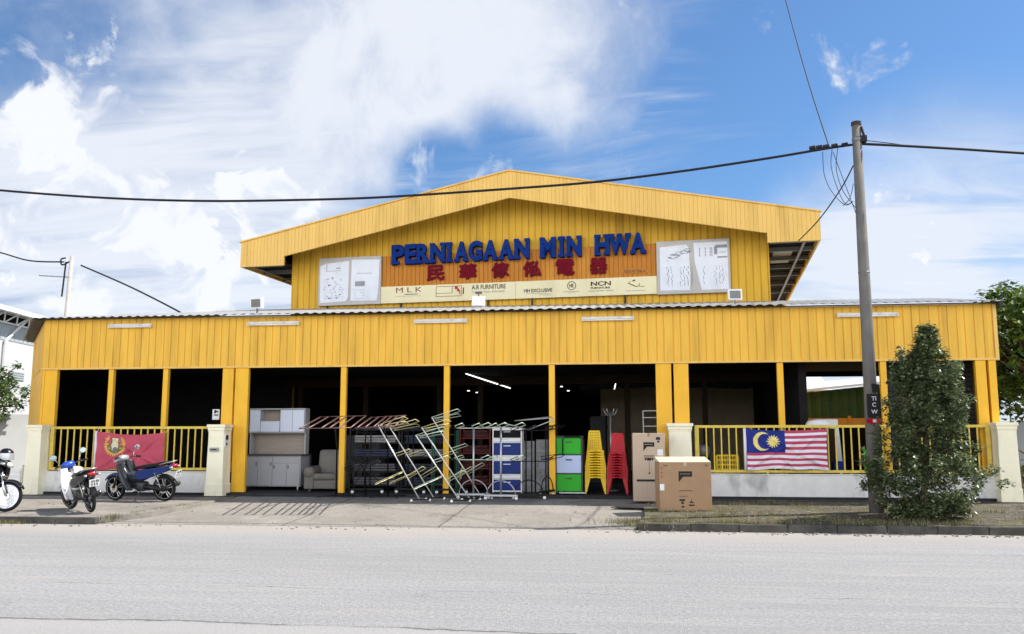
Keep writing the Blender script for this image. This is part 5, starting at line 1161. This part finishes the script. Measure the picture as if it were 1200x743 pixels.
mc = [at(x, y, YP_) for x, y in ((-220, 196), (-110, 211.5), (0, 223), (125, 232), (240, 235.5), (350, 234.3), (450, 231), (600, 221), (700, 213), (800, 200.5), (900, 185.5), (970, 173.8), (1003, 169))]
cable([Vector((-30, YP_, 11.5))]+spl(mc), .029, 'thick black bundled cable sagging from the left edge to the top of the concrete pole')
cable(spl([at(1006, 168.5, YP_), at(1060, 171, YP_), at(1130, 175, YP_), at(1200, 179.5, YP_), at(1270, 183, YP_), at(1340, 185, YP_)])+[Vector((48, YP_, 8.4))], .029, 'thick black bundled cable running from the concrete pole to the right edge')
cable(spl([at(1008, 164, YP_), at(1040, 167.5, YP_), at(1062, 170.5, YP_)]), .010, 'thin black stay wire from the pole head to the right-hand cable')
p1 = at(972, 173, YP_); 
cable(spl([p1, at(950, 105, -1.), at(930, 35, 1.), at(905, -60, 4.)]), .014, 'thin black cable rising steeply from the main cable beside the pole')
e_ = Vector(G(8.9, -1.1, 7.6))
cable(spl([at(1000, 194, YP_+.1), at(985, 222, -2.), at(960, 257, 0.2), at(938, 280, 3.), e_]), .016, 'black drop cable curving from the pole down to the shop eave')
b = MB()
for pts in (((964, 178), (966, 205), (975, 225), (990, 240), (1000, 236)), ((975, 175), (974, 195), (981, 220), (990, 238), (998, 238)), ((982, 172), (980, 198), (988, 224), (1003, 244)), ((1000, 215), (996, 232), (988, 241))):
    b.tube(spl([at(x, y, YP_-.05) for x, y in pts], 6), .008, 5)
c = at(985, 210, YP_-.05); b.v = [tuple(Vector(v)-c) for v in b.v]; o = b.build('cable', 'bundle_blue', smooth=True); o.location = c; tag(o, 'slack loops of thin blue wire hanging beside the pole head', 'cable', 'overhead cables')
cable(spl([at(976, 178, YP_-.06), at(990, 215, YP_-.06), at(1003, 250, YP_-.1)]), .007, 'thin straight wire running down through the wire loops to the pole')
b = MB()
for px_ in (952, 960, 968, 978, 990): 
    p = at(px_, 169+(1003-px_)*.095, YP_); b.tube([p+Vector((-.06, 0, -.0)), p+Vector((.06, 0, .02))], .05, 6)
c = at(970, 172, YP_); b.v = [tuple(Vector(v)-c) for v in b.v]; o = b.build('cable_splice', 'cable_black'); o.location = c; tag(o, 'black splice clamps on the main cable left of the pole head', 'cable clamp')
# far pole on the left
bp_ = at(84, 300, 28.)
r = thing('utility_pole', 'pale concrete utility pole rising behind the left end of the shop roof', 'utility pole', (bp_.x-.1, 28, 0), group='utility poles')
zt = bp_.z; b = MB(); b.tube([(-.25, 0, 0), (.12, 0, zt)], .19, 12, .11); b.build('shaft', 'pole_pale', r, smooth=True)
b = MB(); b.tube([(-2.0, 0, zt-1.2), (.0, 0, zt-1.35)], .04, 6); b.build('stay_arm', 'steel_grey', r); b = MB(); b.tube(spl([(.0, 0, zt-.35), (-.5, 0, zt-.55), (-.6, 0, zt-.2), (-.3, 0, zt-.12)]), .05, 6); b.tube([(-.12, -.2, zt-.4), (-.25, -.2, zt-2.6)], .05, 6); b.build('insulator_loop', 'cable_black', r)
cable(spl([at(-40, 288, 28), at(0, 296, 28), at(35, 305.5, 28), at(75, 307, 28)]), .05, 'black cable from the left edge to the far pale pole')
cable(spl([at(95, 311, 28), at(150, 335, 26), at(200, 360, 24), at(232, 378, 22)]), .05, 'black cable descending from the far pale pole behind the shop roof')

# ------------------------------------------------------------------ trees and plants
def leaf(b, c, size, q):
    a = q.uniform(0, 6.283); e = q.uniform(-1.0, .6); d = Vector((math.cos(a)*math.cos(e), math.sin(a)*math.cos(e), math.sin(e))); s_ = d.cross(Vector((0, 0, 1))).normalized()*size*.32
    n_ = s_.cross(d).normalized()*size*.10
    p = Vector(c); b.add([p, p+d*size*.5+s_+n_, p+d*size, p+d*size*.5-s_+n_], [(0, 1, 2, 3)])
def crown(name, clumps, per, size, m, parent, q, off):
    b = MB()
    for c, rad in clumps:
        for i in range(int(per*rad*rad)+6):
            t = Vector((q.gauss(0, 1), q.gauss(0, 1), q.gauss(0, .8))).normalized()*rad*q.uniform(.35, 1.05)
            leaf(b, Vector(c)+t-off, size*q.uniform(.6, 1.25), q)
    return b.build(name, m, parent)
q = random.Random(11)
r = thing('conical_bush', 'tall ragged conical evergreen bush on the grass verge, right of the concrete pole', 'bush', (21.80, -4.05, .17)); r.scale = (1.06, 1.06, .92)
prof = [(.0, .55), (.3, .82), (.6, .95), (1.05, .98), (1.4, .80), (1.9, .66), (2.5, .60), (3.1, .52), (3.4, .40), (3.6, .17), (3.9, .11), (4.1, .04)]
def pr_(h):
    for (h0, r0), (h1, r1) in zip(prof, prof[1:]):
        if h <= h1: return r0+(r1-r0)*max(0, (h-h0)/(h1-h0))
    return .05
cl = []
for i in range(600):
    h = 4.05*q.random()**1.1; a = q.uniform(0, 6.283)
    lob = 1+.14*math.sin(3.1*h+2*a)+.16*math.sin(7.3*h-3*a+1)
    rr = pr_(h)*lob*(q.random()**.4)*q.uniform(.75, 1.15); cl.append(((rr*math.cos(a)+.07*h, rr*math.sin(a), h+.05), q.uniform(.07, .18)))
for k_ in range(46):                              # shoots that break the outline
    a = q.uniform(0, 6.283); h = q.uniform(.5, 3.6); rr = pr_(h)
    for j in range(4): cl.append(((rr*(1+.05*j)*math.cos(a)+.07*h, rr*(1+.05*j)*math.sin(a), h+.13*j), .10-.015*j))
crown('foliage', cl, 3000, .082, 'leaf_bush', r, q, Vector((0, 0, 0)))
b = MB(); b.tube([(0, 0, -.02), (.1, 0, 1.2), (.18, .02, 2.6), (.28, 0, 3.9)], .07, 8, .012)
for k_ in range(40):
    h = q.uniform(.2, 3.4); a = q.uniform(0, 6.283); rr = pr_(h)*.8; b.tube([(0, 0, h-.1), (rr*.5*math.cos(a), rr*.5*math.sin(a), h+.1), (rr*math.cos(a), rr*math.sin(a), h+.25)], .018, 5, .005)
b.build('trunk', 'bark', r)
def tree(name, label, base, clumps, per, size, trunk_top, seed):
    q = random.Random(seed); r = thing(name, label, 'tree', base); off = Vector(base)
    crown('crown', clumps, per, size, 'leaf_tree', r, q, off)
    b = MB(); tt = Vector(trunk_top)-off; b.tube([(0, 0, -.05), tt*.5+Vector((.1, .05, 0)), tt], .2, 8, .10)
    for c, rad in clumps[::3]: b.tube([tt, (tt+Vector(c)-off)/2+Vector((0, 0, .15)), Vector(c)-off], .06, 5, .015)
    b.build('trunk', 'bark', r); return r
q = random.Random(5); cl = []
for i in range(240):
    a = q.uniform(0, 6.283); e = q.uniform(-1, 1); rr = 2.5*q.random()**.4
    cl.append(((29.3+rr*math.cos(a)*math.sqrt(1-e*e)*1.15, 7.2+rr*math.sin(a)*math.sqrt(1-e*e), 4.35+rr*e*.92), q.uniform(.3, .55)))
tree('leafy_tree', 'dense leafy tree behind the right end of the shop', (29.6, 7.3, 0), cl, 300, .26, (29.4, 7.3, 2.9), 8)
cl = []
for i in range(110):
    a = q.uniform(0, 6.283); e = q.uniform(-1, 1); rr = 1.6*q.random()**.5
    cl.append(((-8.1+rr*math.cos(a)*math.sqrt(1-e*e)*1.2, 8.3+rr*math.sin(a)*math.sqrt(1-e*e), 3.55+rr*e*.75), q.uniform(.15, .32)))
tree('small_tree', 'small loose green tree in front of the white warehouse at the left', (-9.3, 8.4, 0), cl, 700, .17, (-8.9, 8.3, 2.6), 9)
q = random.Random(15); cl = []
for i in range(130):
    a = q.uniform(0, 6.283); e = q.uniform(-1, 1); rr = 2.6*q.random()**.4
    cl.append(((35.2+rr*math.cos(a)*math.sqrt(1-e*e), 9+rr*math.sin(a)*math.sqrt(1-e*e), 4.0+rr*e*.9), q.uniform(.35, .6)))
# shrub low at the right margin
cl = [((28.6+q.uniform(-.9, .9), 6.+q.uniform(-.5, .5), .3+q.uniform(0, .8)), q.uniform(.2, .35)) for i in range(26)]
r = thing('low_shrub', 'low dark shrub beyond the right gate pillar under the leafy tree', 'shrub', (28.6, 6, 0)); crown('foliage', cl, 300, .14, 'leaf_tree', r, q, Vector((28.6, 6, 0)))
# aerial above the roof at the right
r = thing('television_aerial', 'thin television aerial standing above the leafy tree at the right', 'aerial', (31.0, 16, 0)); zt = at(1175, 330, 16).z; b = MB(); b.tube([(0, 0, 0), (0, 0, zt)], .03, 6); b.build('mast', 'steel_grey', r)
b = MB(); b.tube([(-.35, 0, zt-.2), (.35, 0, zt+.05)], .022, 5)
for k_ in range(6): x = -.3+k_*.12; b.tube([(x, -.25, zt-.18+k_*.043), (x, .25, zt-.18+k_*.043)], .012, 4); b.tube([(x, 0, zt-.26+k_*.043), (x, 0, zt-.1+k_*.043)], .012, 4)
b.build('antenna', 'steel_grey', r); r.location.x = at(1173, 340, 16).x

# ------------------------------------------------------------------ neighbours
r = thing('warehouse', 'white metal warehouse with open roof truss and a bent downpipe, left of the shop', 'warehouse', (-13, 15, 0), R(9.5))
WR = Matrix.Translation((-13, 15, 0)) @ Matrix.Rotation(R(9.5), 4, 'Z'); WI = WR.inverted()
# local frame: the long wall runs along y and faces +x
b = MB(); ribbed(b, (-.9, -30), (-.9, 40), 6.55, 7.35, .45, .06, .03); b.build('cladding', 'grey_panel', r)
b = MB(); b.bb(-1.3, -.93, -30, 40, 0, 6.54); b.build('wall', 'white_bg', r)
b = MB(); b.add([(.0, -30, 7.78), (.0, 40, 7.78), (-14, 40, 9.6), (-14, -30, 9.6), (0, -30, 8.0), (0, 40, 8.0), (-14, 40, 9.8), (-14, -30, 9.8)], [(0, 1, 2, 3), (4, 5, 6, 7), (0, 1, 5, 4), (1, 2, 6, 5), (2, 3, 7, 6), (3, 0, 4, 7)]); b.build('roof', 'board_white', r)
b = MB(); b.bb(-1.25, -1.2, -30, 40, 7.3, 7.9); b.build('dark_gap', 'dark_inside', r)
b = MB()
for k_ in range(58): y = -30+k_*1.2; b.tube([(-.85, y, 7.38), (-.5, y+.6, 7.85), (-.85, y+1.2, 7.38)], .04, 5)
b.tube([(-.85, -30, 7.40), (-.85, 40, 7.40)], .05, 5); b.build('truss', 'board_white', r)
def wl(x, y):                                      # the pipe follows the wall plane
    d = ray(x, y); o0 = WI @ CAM; dd = WI.to_3x3() @ d; t = (-.8-o0.x)/dd.x; return o0+dd*t
pa, pb_ = wl(33, 374), wl(7, 399)
b = MB(); b.tube([pa, pb_, Vector((-.8, pb_.y, 0))], .08, 8); b.build('downpipe', 'white_plastic', r)
for (xa, xb) in ((13, 15), (15.6, 17.2), (18.2, 30)):
    pa, pb_ = wl(xa, 435), wl(xb, 447); b = MB(); b.bb(-.928, -.90, pa.y, pb_.y, pb_.z, pa.z); o = b.build('window', 'glass_dark' if xb-xa < 3 else 'grey_panel', r)
    b = MB()
    for k_ in range(4): z_ = pb_.z+(pa.z-pb_.z)*(k_+.3)/4; b.bb(-.895, -.87, pa.y, pb_.y, z_, z_+.04)
    b.build('louvre', 'grey_panel', o)
b = MB(); b.prism([(-9.8, 5.5), (-9.7, 5.42), (-5.6, 13.4), (-5.7, 13.5)], 0, 2.66, 'z'); tag(b.build('boundary_wall', 'white_bg'), 'plain white boundary wall left of the shop behind the black moped', 'wall')
b = MB()
for k_ in range(5): b.bb(-.3, .3, -.02, .02, .04+k_*.13, .12+k_*.13)
b.bb(-.28, -.22, .021, .04, 0, .68); b.bb(.22, .28, .021, .04, 0, .68); o = b.build('slatted_crate', 'white_plastic'); o.location = (-.45, -.35, .24); tag(o, 'white slatted panel standing against the left gate pillar', 'crate')
# parked car behind the left moped
r = thing('parked_car', 'dark car parked beside the splayed left side of the shop, mostly hidden', 'car', (-3.6, 1.2, .1), R(100))
b = MB(); b.loft([(-2., 0, .62, .6, .2), (-1.9, 0, .62, .8, .3), (-.9, 0, .66, .85, .34), (.9, 0, .66, .85, .34), (1.9, 0, .6, .8, .28), (2.05, 0, .55, .6, .18)], 18, 4.); b.build('body', 'bike_blue', r, smooth=True)
b = MB(); b.loft([(-1.4, 0, .95, .6, .05), (-.8, 0, 1.15, .68, .28), (.2, 0, 1.17, .68, .29), (.9, 0, .98, .66, .08)], 18, 4.); b.build('cabin', 'glass_dark', r, smooth=True)
for sx in (-1.25, 1.25):
    for sy in (-.82, .82):
        b = MB(); b.lathe([(.17, -.1), (.30, -.1), (.31, 0), (.30, .1), (.17, .1), (.17, -.1)], (sx, sy, .3), 'y', 20); o = b.build('wheel', 'tyre', r, smooth=True); b = MB(); b.lathe([(.001, -.09), (.168, -.08), (.168, .08), (.001, .09)], (sx, sy, .3), 'y', 16); b.build('rim', 'alloy', o, smooth=True)
# yard seen through the right bay
r = thing('neighbour_house', 'cream neighbouring house with white roof, seen through the right-hand bay', 'house', (21, 17, 0)); f = lambda a, c, d: (a-21, c-17, d)
b = MB(); b.bb(15, 24.2, 17, 25, 0, 3.9); b.build('wall', 'wall_cream', r, xf=f)
b = MB(); b.add([(14, 16.4, 4.0), (24.8, 16.4, 3.75), (24.8, 26, 3.75), (14, 26, 4.), (14, 20, 5.2), (24.8, 20, 5.0)], [(0, 1, 5, 4), (4, 5, 2, 3), (1, 2, 5), (0, 4, 3), (0, 1, 2, 3)]); b.build('roof', 'board_white', r, xf=f)
for xa in (22.6, 23.6): b = MB(); b.bb(xa, xa+.35, 16.95, 16.99, 1.9, 3.1); b.build('window', 'glass_dark', r, xf=f)
r = thing('canopy', 'green curtain hung under a sloping white canopy, seen through the right-hand bay', 'canopy', (25, 12, 0)); f = lambda a, c, d: (a-25, c-12, d)
b = MB(); vs = []; n = 90
for i in range(n+1):
    x = 22.75+6.0*i/n; y = 12+.07*math.sin(i*1.3)+.04*math.sin(i*.47)
    vs += [(x, y, 2.3), (x, y, 3.42+.10*(x-22.75))]
b.add(vs, [(2*i, 2*i+2, 2*i+3, 2*i+1) for i in range(n)]); b.build('curtain', 'curtain_green', r, xf=f, smooth=True)
b = MB(); b.add([(22.5, 11.3, 3.42), (29, 11.3, 4.05), (29, 14, 4.35), (22.5, 14, 3.75), (22.5, 11.3, 3.5), (29, 11.3, 4.13), (29, 14, 4.43), (22.5, 14, 3.83)], [(0, 1, 2, 3), (4, 5, 6, 7), (0, 1, 5, 4), (1, 2, 6, 5), (2, 3, 7, 6), (3, 0, 4, 7)]); b.build('canopy_roof', 'board_white', r, xf=f)
for x in (22.8, 25.8, 28.7): b = MB(); b.tube([(x, 12.2, 0), (x, 12.2, 3.5)], .05, 8); b.build('pole', 'steel_grey', r, xf=f)
b = MB(); b.bb(22.25, 25.6, 9.95, 10.05, 2.05, 2.42); o = b.build('plank_board', 'plank_orange', xf=lambda a, c, d: (a-24, c-10, d)); o.location = (24, 10, 0); tag(o, 'orange wooden board below the green curtain in the rear yard', 'board')
b = MB()
for x in (22.3, 23.9, 25.5): b.bb(x-.05, x+.05, 9.9, 9.945, 0, 2.5)
b.build('post', 'plank_orange', o, xf=lambda a, c, d: (a-24, c-10, d))
b = MB(); b.tube([(0, 0, 0), (-.14, 0, 2.05)], .05, 6); o = b.build('timber_prop', 'bark'); o.location = (25.62, .6, .1); tag(o, 'leaning grey timber prop beside the right gate pillar', 'prop'); b = MB(); b.tube([(-.1, .02, 1.4), (.9, .1, .75)], .025, 6); b.bb(-.03, 1.4, -.0, .05, .74, .82); b.build('brace', 'bark', o)
b = MB(); b.bb(25.4, 60, 12, 12.2, 0, 2.3); tag(b.build('boundary_wall', 'grey_panel'), 'grey boundary wall beyond the right gate pillar', 'wall')
scene.cycles.use_denoising = True
scene.cycles.max_bounces = 8; scene.cycles.transparent_max_bounces = 8
